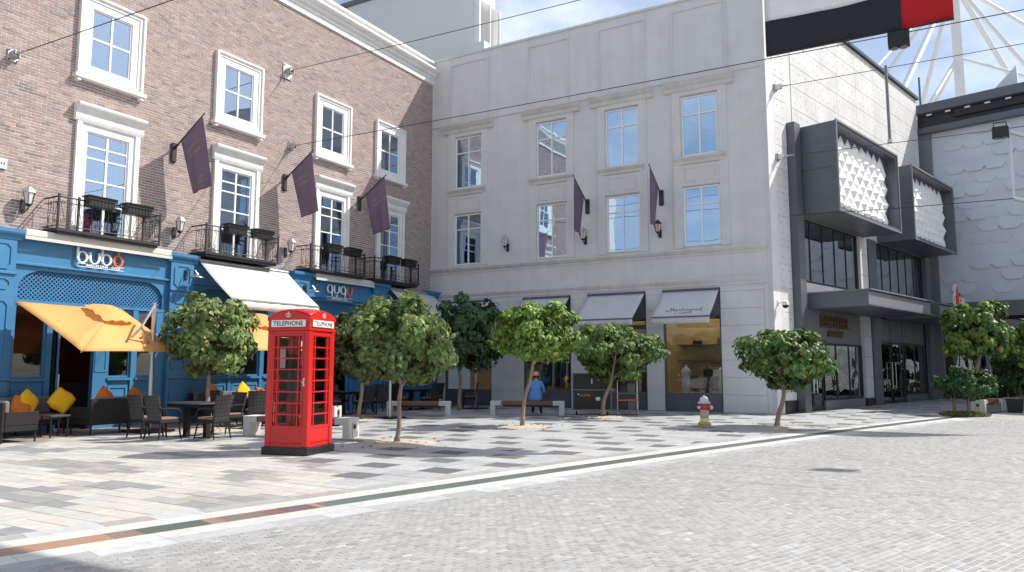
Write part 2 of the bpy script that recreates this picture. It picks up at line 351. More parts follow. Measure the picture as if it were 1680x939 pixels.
for s, u, v in cand[296:]:
    m.col = paver_col()
    if math.hypot(u, v) < 9: paver_geo(m, u, v, rnd.uniform(-0.0012, 0.0012)); continue
    a, b, z = PW/2-0.0014, PH/2-0.0055, rnd.uniform(-0.001, 0.001)
    q = [(u+x*ca-y*sa, v+x*sa+y*ca) for x, y in ((-a, -b), (a, -b), (a, b), (-a, b))]
    m.add([(*p, -0.01) for p in q] + [(*p, z) for p in q], [(4, 5, 6, 7), (0, 1, 5, 4), (1, 2, 6, 5), (2, 3, 7, 6), (3, 0, 4, 7)])
o = m.build('paver_field', T['paver'], road, attr=True, fix=False); o['kind'] = 'stuff'
# plaza slabs in running bond
SU, SV = 0.25, 0.60; cand = []
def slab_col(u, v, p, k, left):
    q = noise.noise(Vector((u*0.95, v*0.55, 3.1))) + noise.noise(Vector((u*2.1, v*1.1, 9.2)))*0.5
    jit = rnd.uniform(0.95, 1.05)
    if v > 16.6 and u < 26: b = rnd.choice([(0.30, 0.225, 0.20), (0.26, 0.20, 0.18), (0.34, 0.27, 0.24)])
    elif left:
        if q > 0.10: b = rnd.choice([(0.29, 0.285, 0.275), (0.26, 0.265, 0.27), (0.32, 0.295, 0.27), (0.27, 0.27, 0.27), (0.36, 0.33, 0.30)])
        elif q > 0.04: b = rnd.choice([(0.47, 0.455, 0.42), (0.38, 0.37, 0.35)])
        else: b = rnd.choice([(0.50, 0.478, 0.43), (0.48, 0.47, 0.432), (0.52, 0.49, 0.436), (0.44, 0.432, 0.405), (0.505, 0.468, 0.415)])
    elif p % 2 == 0 and (k + p//2) % 2 == 0 and rnd.random() > (0.14 if u < 18 else 0.34): b = rnd.choice([(0.15, 0.15, 0.155), (0.175, 0.17, 0.17), (0.135, 0.14, 0.145)])
    else: b = rnd.choice([(0.40, 0.405, 0.41), (0.43, 0.43, 0.425), (0.385, 0.395, 0.40), (0.44, 0.435, 0.425), (0.37, 0.38, 0.39)])
    return tuple(c*jit for c in b)
def add_slab(uc, W, v0, v1, p, k, left):
    lo = kerb(uc) + 0.75
    if v1 < lo + 0.13: return
    da = db = 0.0
    if v0 < lo + 0.12:
        ea, eb = kerb(uc-W/2)+0.728, kerb(uc+W/2)+0.728; v0 = min(ea, eb); da, db = ea-v0, eb-v0
    hi = 18.55 if uc < 25.9 else PB.y + (uc-PB.x)*DB.y/DB.x - 0.1
    v1 = min(v1, hi)
    if v1 - v0 < 0.07: return
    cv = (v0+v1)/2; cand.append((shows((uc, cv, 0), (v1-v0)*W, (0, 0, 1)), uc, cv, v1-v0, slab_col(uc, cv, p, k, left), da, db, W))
for p in range(3, 88):
    up = (2*p+1)*SU; off = (SV/2 if p % 2 else 0) + 0.08*math.sin(p*1.7)
    thr = (up-7.3)/0.50 + 5.7 + 0.5*math.sin(up*1.9)
    ke = round((thr - off)/SV + 0.5); Vp = ke*SV + off - SV/2
    for k in range(-14, 34):
        v0, v1 = k*SV+off-SV/2, k*SV+off+SV/2
        if v1 <= Vp + 1e-4: add_slab(up, 2*SU, v0, v1, p, k, False)
    for j in (2*p, 2*p+1):
        oj = (SV/2 if j % 2 else 0) + 0.07*math.sin(j*2.3)
        for k in range(-14, 34):
            v0, v1 = k*SV+oj-SV/2, k*SV+oj+SV/2
            if v1 > Vp + 0.05: add_slab((j+0.5)*SU, SU, max(v0, Vp), v1, p, k, True)
cand.sort(key=lambda t: -t[0])
def slab_geo(m, cx, cy, lv, z, da, db, W):
    a, b, c = W/2-0.003, lv/2-0.003, 0.004
    vs = [(-a, -b+da, -0.05), (a, -b+db, -0.05), (a, b, -0.05), (-a, b, -0.05), (-a, -b+da, -c), (a, -b+db, -c), (a, b, -c), (-a, b, -c), (-a+c, -b+c+da, 0), (a-c, -b+c+db, 0), (a-c, b-c, 0), (-a+c, b-c, 0)]
    m.add([(x+cx, y+cy, zz+z) for x, y, zz in vs], [(8, 9, 10, 11)] + [(i, (i+1) % 4, 4+(i+1) % 4, 4+i) for i in range(4)] + [(4+i, 4+(i+1) % 4, 8+(i+1) % 4, 8+i) for i in range(4)])
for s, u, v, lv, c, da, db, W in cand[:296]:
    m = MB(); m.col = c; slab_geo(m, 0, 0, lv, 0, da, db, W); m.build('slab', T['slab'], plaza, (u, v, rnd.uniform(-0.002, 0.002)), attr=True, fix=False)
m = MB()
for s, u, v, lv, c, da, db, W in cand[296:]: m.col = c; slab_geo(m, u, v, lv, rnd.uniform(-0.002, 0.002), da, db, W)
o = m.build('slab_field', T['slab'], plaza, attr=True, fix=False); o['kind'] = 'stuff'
# the drain line between plaza and road: five rows of stone blocks
ks = tag(empty('kerb'), kind='structure')
def kerb_block(u0, u1, a, b, col, name, mt):
    m = MB(); m.col = col; n = 2; P = []
    for i in range(n+1):
        u = u0 + (u1-u0)*i/n; sl = -0.00468*u - 0.2218; l = math.hypot(1, sl); nx, ny = -sl/l, 1/l
        P.append(((u+nx*a, kerb(u)+ny*a), (u+nx*b, kerb(u)+ny*b)))
    vs = []
    for (p, q) in P: vs += [(p[0], p[1], -0.05), (q[0], q[1], -0.05), (p[0], p[1], 0), (q[0], q[1], 0)]
    fs = []
    for i in range(n):
        o_ = i*4; fs += [(o_+2, o_+6, o_+7, o_+3), (o_, o_+4, o_+6, o_+2), (o_+1, o_+3, o_+7, o_+5)]
    fs += [(0, 2, 3, 1), (n*4, n*4+1, n*4+3, n*4+2)]
    m.add(vs, fs); return m.build(name, mt, ks, attr=True)
u = 1.2
while u < 40:
    L_ = rnd.uniform(0.95, 1.1); g_ = 0.004
    kerb_block(u, u+L_-g_, 0.155, 0.455, rnd.choice([(0.58, 0.56, 0.505), (0.55, 0.54, 0.50), (0.60, 0.575, 0.52)]), 'kerb_stone', T['slab'])
    kerb_block(u+0.3, u+0.3+L_-g_, -0.455, -0.155, rnd.choice([(0.58, 0.56, 0.505), (0.55, 0.54, 0.50), (0.60, 0.575, 0.52)]), 'kerb_stone', T['slab'])
    u += L_
u = 1.2
while u < 40:
    L_ = rnd.uniform(0.45, 0.65)
    kerb_block(u, u+L_-0.004, 0.46, 0.715, rnd.choice([(0.36, 0.35, 0.34), (0.42, 0.41, 0.40), (0.33, 0.32, 0.32), (0.36, 0.31, 0.29), (0.45, 0.46, 0.47)]), 'edge_slab', T['slab'])
    kerb_block(u+0.2, u+0.2+L_-0.004, -0.715, -0.46, rnd.choice([(0.44, 0.44, 0.44), (0.50, 0.51, 0.51), (0.40, 0.40, 0.41), (0.36, 0.36, 0.36)]), 'edge_slab', T['slab'])
    u += L_
seq = [(1.2, 2.9, (0.10, 0.09, 0.12)), (2.9, 4.2, (0.36, 0.22, 0.145)), (4.2, 4.45, (0.24, 0.17, 0.13)), (4.45, 5.05, (0.095, 0.115, 0.10)), (5.05, 5.2, (0.30, 0.20, 0.14)),
       (5.2, 5.65, (0.20, 0.15, 0.13)), (5.65, 5.85, (0.22, 0.12, 0.10)), (5.85, 6.2, (0.15, 0.11, 0.12)), (6.2, 6.3, (0.34, 0.23, 0.18)), (6.3, 7.1, (0.12, 0.16, 0.16)), (7.1, 7.9, (0.13, 0.155, 0.12)),
       (7.9, 8.9, (0.12, 0.15, 0.145)), (8.9, 9.9, (0.13, 0.15, 0.14))]
u = 9.9
while u < 40: seq.append((u, u+1, rnd.choice([(0.12, 0.13, 0.12), (0.13, 0.14, 0.135), (0.105, 0.11, 0.105)]))); u += 1
for a, b, c in seq: kerb_block(a, b-0.003, -0.15, 0.15, c, 'drain_stone', T['granite'])
# ------------------------------------------------------------------ brick building (front in the plane v = 18.85)
VB = 18.85; UG = 25.8
UPC = [11.28, 15.45, 19.65, 22.9]; LOC = [11.34, 15.5, 19.72, 22.98]
bb = empty('brick_building', (16.5, VB, 0), 0, 'long three storey brick building with white cornice and sash windows above the blue cafe front', 'building')
BO = Vector((16.5, VB, 0))
def bl(u, v, z): return (u-16.5, v-VB, z)                        # world to the building's own frame
holes_b = [(c-0.60, c+0.60, 9.22, 10.90) for c in UPC] + [(c-0.62, c+0.62, 4.86, 7.62) for c in LOC]
m = MB()
for (a, b, z0, z1) in rects(5.0, UG-0.01, 4.55, 14.80, holes_b): m.box(a-16.5, b-16.5, 0.010, 0.35, z0, z1)
m.box(5.0-16.5, UG-0.01-16.5, 6.0, 6.3, 0, 14.8); m.box(5.0-16.5, 5.3-16.5, 0.36, 5.99, 0, 14.8); m.box(5.31-16.5, UG-16.52, 0.36, 5.99, 14.3, 14.5)
wall = m.build('brick_wall', T['mortar'], bb)
cand = []; BH, BL = 0.075, 0.225
solid = [(c-0.86, c+0.86, 8.96, 11.16) for c in UPC] + [(c-0.84, c+0.84, 4.86, 8.16) for c in LOC] + [(0, 40, 13.83, 14.46)]
def brick_col():
    t = rnd.random(); j = rnd.uniform(0.91, 1.09)
    b = (0.33, 0.24, 0.215) if t < 0.5 else (0.29, 0.225, 0.21) if t < 0.78 else (0.375, 0.275, 0.24) if t < 0.92 else (0.225, 0.18, 0.17)
    return tuple(c*j for c in b)
for r in range(int((14.77-4.58)/BH)):
    z0 = 4.58 + r*BH; zc = z0+BH/2; off = (r % 2)*BL/2
    cuts = [(h[0], h[1]) for h in solid if h[2] < zc < h[3]]
    k = 0; u = 7.4 - off
    while u < UG-0.03:
        a, b = u, min(u+BL, UG-0.02); u += BL
        segs = [(a, b)]
        for c0, c1 in cuts:
            ns = []
            for s0, s1 in segs:
                if c1 <= s0 or c0 >= s1: ns.append((s0, s1)); continue
                if c0-s0 > 0.03: ns.append((s0, c0+0.005))
                if s1-c1 > 0.03: ns.append((c1-0.005, s1))
            segs = ns
        for s0, s1 in segs: cand.append((shows(((s0+s1)/2, VB, zc), (s1-s0)*BH, (0, 1, 0)), (s0+s1)/2, zc, s1-s0))
cand.sort(key=lambda t: -t[0])
def brick_geo(m, cx, cz, w, dy=0.0):
    a, b = w/2-0.0065, BH/2-0.0085; e = 0.003
    vs = [(-a, 0.02, -b), (a, 0.02, -b), (a, 0.02, b), (-a, 0.02, b), (-a, dy+e, -b), (a, dy+e, -b), (a, dy+e, b), (-a, dy+e, b)]
    m.add([(x+cx, y, z+cz) for x, y, z in vs], [(4, 5, 6, 7), (0, 1, 5, 4), (1, 2, 6, 5), (2, 3, 7, 6), (3, 0, 4, 7)])
bm_ = {}
for s, u, z, w in cand[:296]:
    key = (round(w, 3), rnd.randrange(9))
    if key not in bm_:
        m = MB(); m.col = brick_col(); brick_geo(m, 0, 0, w); bm_[key] = m.mesh('brick', T['brick'], attr=True, fix=False)
    put('brick', bm_[key], wall, (u-16.5, rnd.uniform(-0.0025, 0.0015), z))
m = MB()
for s, u, z, w in cand[296:]: m.col = brick_col(); brick_geo(m, u-16.5, z, w, rnd.uniform(-0.0025, 0.0015))
o = m.build('brick_field', T['brick'], wall, attr=True, fix=False); o['kind'] = 'stuff'
# cornice and parapet cap
m = MB()
prof = [(0.0, 13.83), (-0.06, 13.83), (-0.06, 14.02), (-0.10, 14.04), (-0.10, 14.12), (-0.20, 14.17), (-0.24, 14.26), (-0.30, 14.29), (-0.36, 14.36), (-0.38, 14.40), (-0.38, 14.45), (0.0, 14.47)]
m.prism([(y, z) for y, z in prof], 5.0-16.5, UG-0.02-16.5, 'x'); m.build('cornice', T['white'], bb)
m = MB(); m.prism([(0.34, 14.80), (-0.10, 14.80), (-0.10, 14.86), (-0.06, 14.91), (0.34, 14.91)], 5.0-16.5, UG-0.02-16.5, 'x'); m.build('parapet_cap', T['white'], bb)
def frame_rect(m, x0, x1, z0, z1, t, y0, y1, tb=None, tt=None):
    tb = t if tb is None else tb; tt = t if tt is None else tt
    m.box(x0, x0+t, y0, y1, z0, z1); m.box(x1-t, x1, y0, y1, z0, z1); m.box(x0+t, x1-t, y0, y1, z0, z0+tb); m.box(x0+t, x1-t, y0, y1, z1-tt, z1)
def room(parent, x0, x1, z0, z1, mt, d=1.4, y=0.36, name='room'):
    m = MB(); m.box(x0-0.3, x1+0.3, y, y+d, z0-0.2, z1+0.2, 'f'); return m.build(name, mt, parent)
def upper_window(c, k):
    x = c-16.5
    m = MB(); frame_rect(m, x-0.90, x+0.90, 8.98, 11.20, 0.06, -0.125, 0.02, 0.01, 0.06); frame_rect(m, x-0.84, x+0.84, 8.99, 11.14, 0.09, -0.075, 0.02); frame_rect(m, x-0.75, x+0.75, 9.08, 11.05, 0.19, -0.045, 0.06, 0.19, 0.19)
    w = m.build('window', T['white'], bb)
    m = MB(); m.box(x-0.97, x+0.97, -0.19, 0.02, 8.88, 8.975)
    for s in (-0.86, 0.86): m.box(x+s-0.05, x+s+0.05, -0.15, 0.02, 8.80, 8.879)
    m.build('sill', T['white'], w)
    m = MB(); frame_rect(m, x-0.56, x+0.56, 9.27, 10.86, 0.045, -0.005, 0.04); m.build('sash', T['white_frame'], w)
    m = MB(); m.box(x-0.025, x+0.025, -0.004, 0.035, 9.315, 10.815); m.build('glazing_bar', T['white_frame'], w)
    m = MB(); m.box(x-0.515, x+0.515, -0.008, 0.033, 10.04, 10.09); m.build('glazing_bar', T['white_frame'], w)
    for x0, x1 in ((-0.515, -0.025), (0.025, 0.515)):
        for z0, z1 in ((9.315, 10.04), (10.09, 10.815)):
            m = MB(); m.box(x+x0, x+x1, 0.018, 0.024, z0, z1); m.build('pane', T['glass_up'], w)
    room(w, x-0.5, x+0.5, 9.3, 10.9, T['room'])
    m = MB(); s = 0.18+0.1*(k % 2); m.box(x-0.60, x-0.60+0.42+s, 0.22, 0.23, 9.2, 10.95-0.25*(k % 2)); m.build('curtain', T['blind'], w)
    m = MB(); m.box(x+0.10, x+0.10+s, 0.25, 0.26, 9.2, 10.75); m.build('curtain', T['blind'], w)
def lower_window(c, k):
    x = c-16.5
    m = MB(); frame_rect(m, x-0.86, x+0.86, 4.84, 7.86, 0.13, -0.09, 0.02, 0.001, 0.1); frame_rect(m, x-0.73, x+0.73, 4.85, 7.76, 0.15, -0.045, 0.06, 0.02, 0.19)
    w = m.build('window', T['white'], bb)
    m = MB(); m.prism([(0.0, 7.78), (-0.10, 7.78), (-0.13, 7.86), (-0.13, 7.98), (-0.17, 8.02), (-0.22, 8.08), (-0.26, 8.13), (-0.28, 8.17), (-0.28, 8.22), (0, 8.24)], x-0.93, x+0.93, 'x'); m.build('hood', T['white'], w)
    bars = [4.90, 5.72, 6.30, 6.89, 7.19, 7.55]
    m = MB(); frame_rect(m, x-0.58, x+0.58, 4.87, 7.57, 0.045, -0.005, 0.04); m.build('sash', T['white_frame'], w)
    m = MB(); m.box(x-0.028, x+0.028, -0.004, 0.035, 4.915, 7.525); m.build('glazing_bar', T['white_frame'], w)
    for b in bars[1:-1]: m = MB(); m.box(x-0.535, x+0.535, -0.008, 0.033, b-0.02, b+0.02); m.build('glazing_bar', T['white_frame'], w)
    for x0, x1 in ((-0.535, -0.028), (0.028, 0.535)):
        for z0, z1 in zip(bars, bars[1:]):
            m = MB(); m.box(x+x0, x+x1, 0.018, 0.024, z0+0.02, z1-0.02); m.build('pane', T['glass_up'], w)
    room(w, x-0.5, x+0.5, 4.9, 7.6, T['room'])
    m = MB(); m.box(x-0.60, x-0.22, 0.22, 0.23, 4.8, 7.6); m.build('curtain', T['blind'], w)
for k, c in enumerate(UPC): upper_window(c, k)
for k, c in enumerate(LOC): lower_window(c, k)
# balconies
def scroll(m, cx, cz, r, s=1, y=0.0, turns=1.35):
    pts = []
    for i in range(15):
        t = i/14; a = s*(t*turns*2*math.pi); rr = r*(1-0.82*t); pts.append((cx + rr*math.cos(a)*s, y, cz + rr*math.sin(a)))
    m.tube(pts, 0.0065, 4)
bal_me = MB(); bal_me.cyl((0, 0, 0), (0, 0, 0.74), 0.0085, n=6); bal_me = bal_me.mesh('baluster', T['iron'])
sp_ = []
for i in range(14): t_ = 1-i/13; a_ = t_*2.6*math.pi; r_ = 0.062*(1-0.8*t_); sp_.append((r_*math.cos(a_)-0.0, 0, 0.13+r_*math.sin(a_)))
for i in range(14): t_ = i/13; a_ = math.pi-t_*2.6*math.pi; r_ = 0.055*(1-0.8*t_); sp_.append((r_*math.cos(a_)*-1*-1, 0, 0.58+r_*math.sin(a_)))
scr = MB(); scr.tube(sp_, 0.0065, 4); scr = scr.mesh('scroll', T['iron'])
for k, c in enumerate([11.17, 15.32, 19.42, 22.66]):
    hw, d = 1.36, 0.70
    m = MB(); m.box(-hw, hw, -d, -0.01, 4.76, 4.83); m.box(-hw+0.05, hw-0.05, -d+0.04, -0.01, 4.70, 4.759)
    b = m.build('balcony', T['iron'], bb, (c-16.5, 0, 0))
    m = MB()
    for x0, y0, x1, y1 in ((-hw+.02, -d+.02, hw-.02, -d+.02), (-hw+.02, -d+.02, -hw+.02, -0.02), (hw-.02, -d+.02, hw-.02, -0.02)):
        for z, r in ((5.60, 0.020), (4.90, 0.013), (5.47, 0.010)): m.cyl((x0, y0, z), (x1, y1, z), r, n=6)
    m.build('rail', T['iron'], b)
    for x in (-hw+.02, -hw+0.5, hw-0.5, hw-.02):
        m = MB(); m.box(x-0.022, x+0.022, -d, -d+0.044, 4.83, 5.66); m.build('post', T['iron'], b)
    n = 13
    for i in range(1, n):
        x = -hw+.02 + (2*hw-.04)*i/n; put('baluster', bal_me, b, (x, -d+.02, 4.86))
    for i in range(n):
        x = -hw+.02 + (2*hw-.04)*(i+0.5)/n; put('scroll', scr, b, (x, -d+.02, 4.87), (0, 0, 0), (-1 if i % 2 else 1, 1, 1))
    for s in (-hw+.02, hw-.02):
        for i in (1, 2): put('baluster', bal_me, b, (s, -d+.02+0.22*i, 4.86))
        for i in (0, 1): put('scroll', scr, b, (s, -d+.14+0.24*i, 4.87), (0, 0, math.pi/2))
# planter boxes hung on the rails
PL = ['left window box on the balcony over the sunlit shop sign', 'right window box on the balcony over the sunlit shop sign', 'left window box on the balcony above the cream awning', 'right window box on the balcony above the cream awning',
      'left window box on the balcony over the shaded shop sign', 'right window box on the balcony over the shaded shop sign', 'left window box on the shaded corner balcony', 'right window box on the shaded corner balcony']
PL = ['black planter box, ' + p for p in PL]
i = 0
for c in [11.17, 15.32, 19.42, 22.66]:
    for dx in (-0.38, 0.62):
        t = empty('planter_box', (c+dx, VB-0.74, 5.46), 0, PL[i], 'planter', 'planter boxes on the balcony rails'); i += 1
        m = MB(); m.bbox(-0.34, 0.34, -0.13, 0.13, 0, 0.24, 0.01); m.build('box', T['black'], t)
        m = MB(); frame_rect(m, -0.37, 0.37, 0.17, 0.26, 0.03, -0.16, -0.131, 0.03, 0.03); m.box(-0.37, 0.37, -0.16, 0.16, 0.241, 0.275); m.build('rim', T['black'], t)
        for q in range(7): m = MB(); m.box(-0.30+q*0.09, -0.25+q*0.09, -0.14, -0.131, 0.02, 0.16); m.build('rib', T['black'], t)
# lanterns
def lantern(loc, rz, label, mt):
    t = empty('wall_lantern', loc, rz, label, 'lantern', 'wall lanterns')
    m = MB(); m.bbox(-0.06, 0.06, -0.03, 0, -0.30, 0.02, 0.01); m.build('wall_plate', T['iron'], t)
    m = MB(); m.tube([(0, -0.02, -0.2), (0, -0.10, -0.27), (0, -0.2, -0.27), (0, -0.26, -0.20), (0, -0.26, -0.12)], 0.014, 6); m.build('bracket', T['iron'], t)
    m = MB(); m.lathe([(0.075, -0.11), (0.125, 0.16)], (0, -0.26, 0), 6); m.build('glass', mt, t)
    m = MB(); m.lathe([(0.155, 0.16), (0.15, 0.185), (0.085, 0.27), (0.04, 0.285), (0.04, 0.32), (0.015, 0.33)], (0, -0.26, 0), 6); m.build('cap', T['iron'] if mt is T['lamp_pink'] else T['alu'], t)
    for a in range(6):
        w = a*math.pi/3; m = MB(); m.cyl((0.078*math.cos(w), -0.26+0.078*math.sin(w), -0.11), (0.128*math.cos(w), -0.26+0.128*math.sin(w), 0.16), 0.008, n=4); m.build('rib', T['iron'], t)
    m = MB(); m.lathe([(0.02, -0.18), (0.085, -0.13), (0.085, -0.11)], (0, -0.26, 0), 6); m.build('base', T['iron'], t)
for u, lb in ((9.36, 'grey wall lantern on the brick, beside the first balcony at the left edge'), (13.42, 'grey wall lantern on the brick over the blue pilaster beside the sunlit shop sign'), (17.6, 'grey wall lantern on the brick over the pilaster beside the shaded shop sign')):
    lantern((u, VB-0.005, 5.47), 0, lb, T['lamp_glass'])
# small white box at the left edge
m = MB(); m.bbox(-0.2, 0.2, -0.05, 0, 0, 0.24, 0.01)
o = m.build('alarm_box', T['white'], None, (8.74, VB-0.006, 6.12)); tag(o, 'small white alarm box on the brick wall above the left lantern', 'alarm box')
m = MB()
for i in range(3): m.box(0.0+i*0.06, 0.035+i*0.06, -0.056, -0.0505, 0.10, 0.16)
m.build('mark', T['grey_fabric'], o)
# hanging cloth flags with lettering
def cloth_flag(root, corners, amp, text=True, nx=14, ny=22, mir=False, flip=1):
    A, B, Cc, D = [Vector(c) for c in corners]                   # pole foot, pole tip, bottom of the outer edge, bottom of the inner edge
    n = (B-A).cross(D-A).normalized()*flip; ph = root.location.x*2.1
    def S(s, t):
        p = (A*(1-s)+B*s)*(1-t) + (D*(1-s)+Cc*s)*t
        w = amp*t**0.6*(math.sin(s*9.0+t*1.3+ph) + 0.5*math.sin(s*17+2.0+t*2.1+ph*1.7))
        return p + n*w
    m = MB(); vs = [S(i/nx, j/ny) for j in range(ny+1) for i in range(nx+1)]
    m.add(vs, [(j*(nx+1)+i, j*(nx+1)+i+1, (j+1)*(nx+1)+i+1, (j+1)*(nx+1)+i) for j in range(ny) for i in range(nx)])
    o = m.build('cloth', T['plum'], root, smooth=True)
    sm = o.modifiers.new('thickness', 'SOLIDIFY'); sm.thickness = 0.004
    if text:
        def print_(txt, s0, t0, size, nm='lettering'):
            q = text_mb(txt, size, 0.0, 0.0)
            H = 1.95; W = 0.98
            q.v = [tuple(S(s0 + v[0]/W, t0 - v[1]/H) + n*0.010) for v in q.v]; q.build(nm, T['gold'], root)
        print_('CITY', 0.17, 0.30, 0.175); print_('WALK', 0.22, 0.40, 0.175)
        print_('M', 0.55, 0.80, 0.12); print_('MERAAS', 0.46, 0.875, 0.06)
        m = MB(); P = [S(0.66+0.22*i/6, 0.22+0.19*i/6) for i in range(7)]
        m.add([p+n*0.010 for p in P] + [p+n*0.010+Vector((0, 0, -0.012)) for p in P], [(i, i+1, 8+i, 7+i) for i in range(6)]); m.build('stroke', T['gold'], root)
    return o
def pole_flag(loc, rz, label, swing, text, flip):
    t = empty('flag', loc, rz, label, 'flag', 'flags on slanting wall poles')
    m = MB(); m.bbox(-0.09, 0.09, -0.07, 0, -0.42, 0.16, 0.03); m.build('wall_bracket', T['iron'], t)
    m = MB(); m.cyl((0, -0.06, 0.0), (0, -0.20, 0.09), 0.045, 0.035, 10); m.build('socket', T['iron'], t)
    m = MB(); m.cyl((0, -0.14, 0.04), (0, -1.28, 0.80), 0.024, 0.016, 8); m.build('pole', T['iron'], t)
    m = MB(); m.lathe([(0.005, -0.03), (0.026, 0), (0.005, 0.03)], (0, -1.29, 0.81), 8); m.build('finial', T['iron'], t)
    cloth_flag(t, [(0.0, -0.34, 0.16), (0.0, -1.22, 0.745), (swing+0.05, -1.24, -1.15), (swing, -0.50, -1.32)], 0.048, text, flip=flip)
pole_flag((13.27, VB, 7.76), 0, 'plum gold-lettered flag on the brick nearest the sunlit shop sign, first of three', 0.34, True, -1)
pole_flag((17.45, VB, 7.80), 0, 'plum gold-lettered flag on the brick over the cream awning, second of three', 0.34, True, -1)
pole_flag((21.15, VB, 7.80), 0, 'plum gold-lettered flag on the shaded brick, third and nearest the corner', 0.30, True, -1)
# ------------------------------------------------------------------ blue cafe front below the brick
sf = empty('cafe_shopfront', (17.0, 18.55, 0), 0, 'blue painted timber cafe front with arched lattice panels and pilasters', 'shopfront')
X0 = 17.0; Y0 = 18.55
def arch_panel(a, b, z0, z1, zt, r, y0, y1, inset=0.14):
    a -= X0; b -= X0; p = [(a, z1), (b, z1), (b, z0), (b-inset, z0)]
    for i in range(9): t = i/8*math.pi/2; p.append((b-inset-r+r*math.cos(t), zt-r*0.82+r*0.82*math.sin(t)))
    for i in range(9): t = math.pi/2+i/8*math.pi/2; p.append((a+inset+r+r*math.cos(t), zt-r*0.82+r*0.82*math.sin(t)))
    p += [(a+inset, z0), (a, z0)]
    m = MB(); m.prism(p, y0, y1, 'y'); return m
def section(a, b, band):
    # band: list of (kind, u0, u1) along the lower storey
    m = MB(); m.box(a-X0, b-X0, -0.02, 0.28, 3.96, 4.56); f = m.build('fascia', T['blue'], sf)
    m = MB(); m.prism([(-0.02, 3.88), (-0.10, 3.90), (-0.10, 3.94), (-0.02, 3.97)], a-X0, b-X0, 'x'); m.build('moulding', T['blue'], f)
    for k in (1, 2): x = a+(b-a)*k/3-X0; m = MB(); m.box(x-0.004, x+0.004, -0.024, -0.0195, 3.98, 4.5); m.build('joint', T['blue_dark'], f)
    arch_panel(a, b, 3.10, 3.959, 3.80, 0.55, -0.01, 0.12).build('arch', T['blue'], sf)
    m = MB(); st = 0.105; w = 0.011; z0, z1 = 3.10, 3.86; h = z1-z0
    for s in (1, -1):
        x = a-h
        while x < b+h:
            p = [(x, z0), (x+h, z1)] if s == 1 else [(x+h, z0), (x, z1)]
            (xa, za), (xb, zb) = p
            if xa > xb: (xa, za), (xb, zb) = (xb, zb), (xa, za)
            c0 = max(xa, a+0.02); c1 = min(xb, b-0.02)
            if c1-c0 > 0.03:
                q0 = za+(zb-za)*(c0-xa)/(xb-xa); q1 = za+(zb-za)*(c1-xa)/(xb-xa)
                y = 0.05 if s == 1 else 0.062; dx = w*1.6
                m.add([(c0-X0-dx, y, q0), (c0-X0+dx, y, q0), (c1-X0+dx, y, q1), (c1-X0-dx, y, q1), (c0-X0-dx, y+0.01, q0), (c0-X0+dx, y+0.01, q0), (c1-X0+dx, y+0.01, q1), (c1-X0-dx, y+0.01, q1)],
                      [(0, 1, 2, 3), (7, 6, 5, 4), (0, 3, 7, 4), (1, 5, 6, 2)])
            x += st
    lt = m.build('lattice', T['blue'], sf); lt['kind'] = 'stuff'
    m = MB(); m.box(a-X0, b-X0, 0.12, 0.14, 3.10, 3.95); m.build('backing', T['blue_dark'], sf)
    m = MB(); m.box(a-X0, b-X0, -0.04, 0.10, 3.02, 3.095); m.build('transom', T['blue'], sf)
    for kind, c, d in band:
        x0, x1 = c-X0, d-X0
        if kind == 'w':
            m = MB(); frame_rect(m, x0, x1, 1.26, 3.0, 0.05, 0.02, 0.09); w_ = m.build('window', T['blue'], sf)
            m = MB(); m.box(x0+0.05, x1-0.05, 0.05, 0.056, 1.31, 2.95); m.build('pane', T['glass_shop'], w_)
            m = MB(); m.box(x0-0.02, x1+0.02, -0.07, 0.10, 1.19, 1.255); m.build('sill', T['blue'], w_)
            m = MB(); m.box(x0, x1, 0.02, 0.12, 0.0, 1.18); m.box(x0, x1, -0.01, 0.019, 0.0, 0.16); frame_rect(m, x0+0.04, x1-0.04, 0.28, 1.05, 0.06, -0.005, 0.0195); m.build('stall_riser', T['blue'], w_)
        elif kind == 'p':
            m = MB(); m.box(x0, x1, -0.03, 0.12, 0.0, 3.015); frame_rect(m, x0+0.03, x1-0.03, 1.4, 2.9, min(0.05, (x1-x0)*0.2), -0.045, -0.03) if x1-x0 > 0.3 else None; m.build('post', T['blue'], sf)
        elif kind == 'd':
            m = MB(); frame_rect(m, x0, x1, 0.02, 2.95, 0.13, 0.04, 0.09, 0.25, 0.13); d_ = m.build('door', T['blue'], sf)
            m = MB(); m.box(x0+0.13, x1-0.13, 0.06, 0.066, 0.27, 2.82); m.build('pane', T['glass_shop'], d_)
            m = MB(); m.tube([(x0+0.08, 0.04, 0.95), (x0+0.08, -0.02, 0.98), (x0+0.08, -0.02, 1.27), (x0+0.08, 0.04, 1.30)], 0.012, 6); m.build('handle', T['alu'], d_)
        elif kind == 'o':                                        # open door leaf, folded back towards the room
            m = MB(); frame_rect(m, 0, 0.85, 0.02, 2.95, 0.12, -0.02, 0.03, 0.3, 0.12); d_ = m.build('door', T['blue'], sf, (x0+0.02, 0.10, 0), (0, 0, R(68)))
            m = MB(); m.box(0.12, 0.73, 0.0, 0.006, 0.32, 2.83); m.build('pane', T['glass_shop'], d_)
            m = MB(); m.box(0.03, 0.09, -0.05, -0.0205, 0.95, 1.35); m.build('handle', T['alu'], d_)
section(9.10, 13.09, [('p', 9.10, 9.2), ('w', 9.2, 9.95), ('p', 9.95, 10.08), ('o', 10.30, 11.1), ('p', 11.12, 11.5), ('w', 11.5, 12.12), ('p', 12.12, 12.26), ('w', 12.26, 12.8), ('p', 12.8, 13.09)])
section(13.81, 17.63, [('w', 13.83, 15.22), ('p', 15.22, 15.34), ('w', 15.34, 16.4), ('p', 16.4, 16.55), ('w', 16.55, 17.61)])
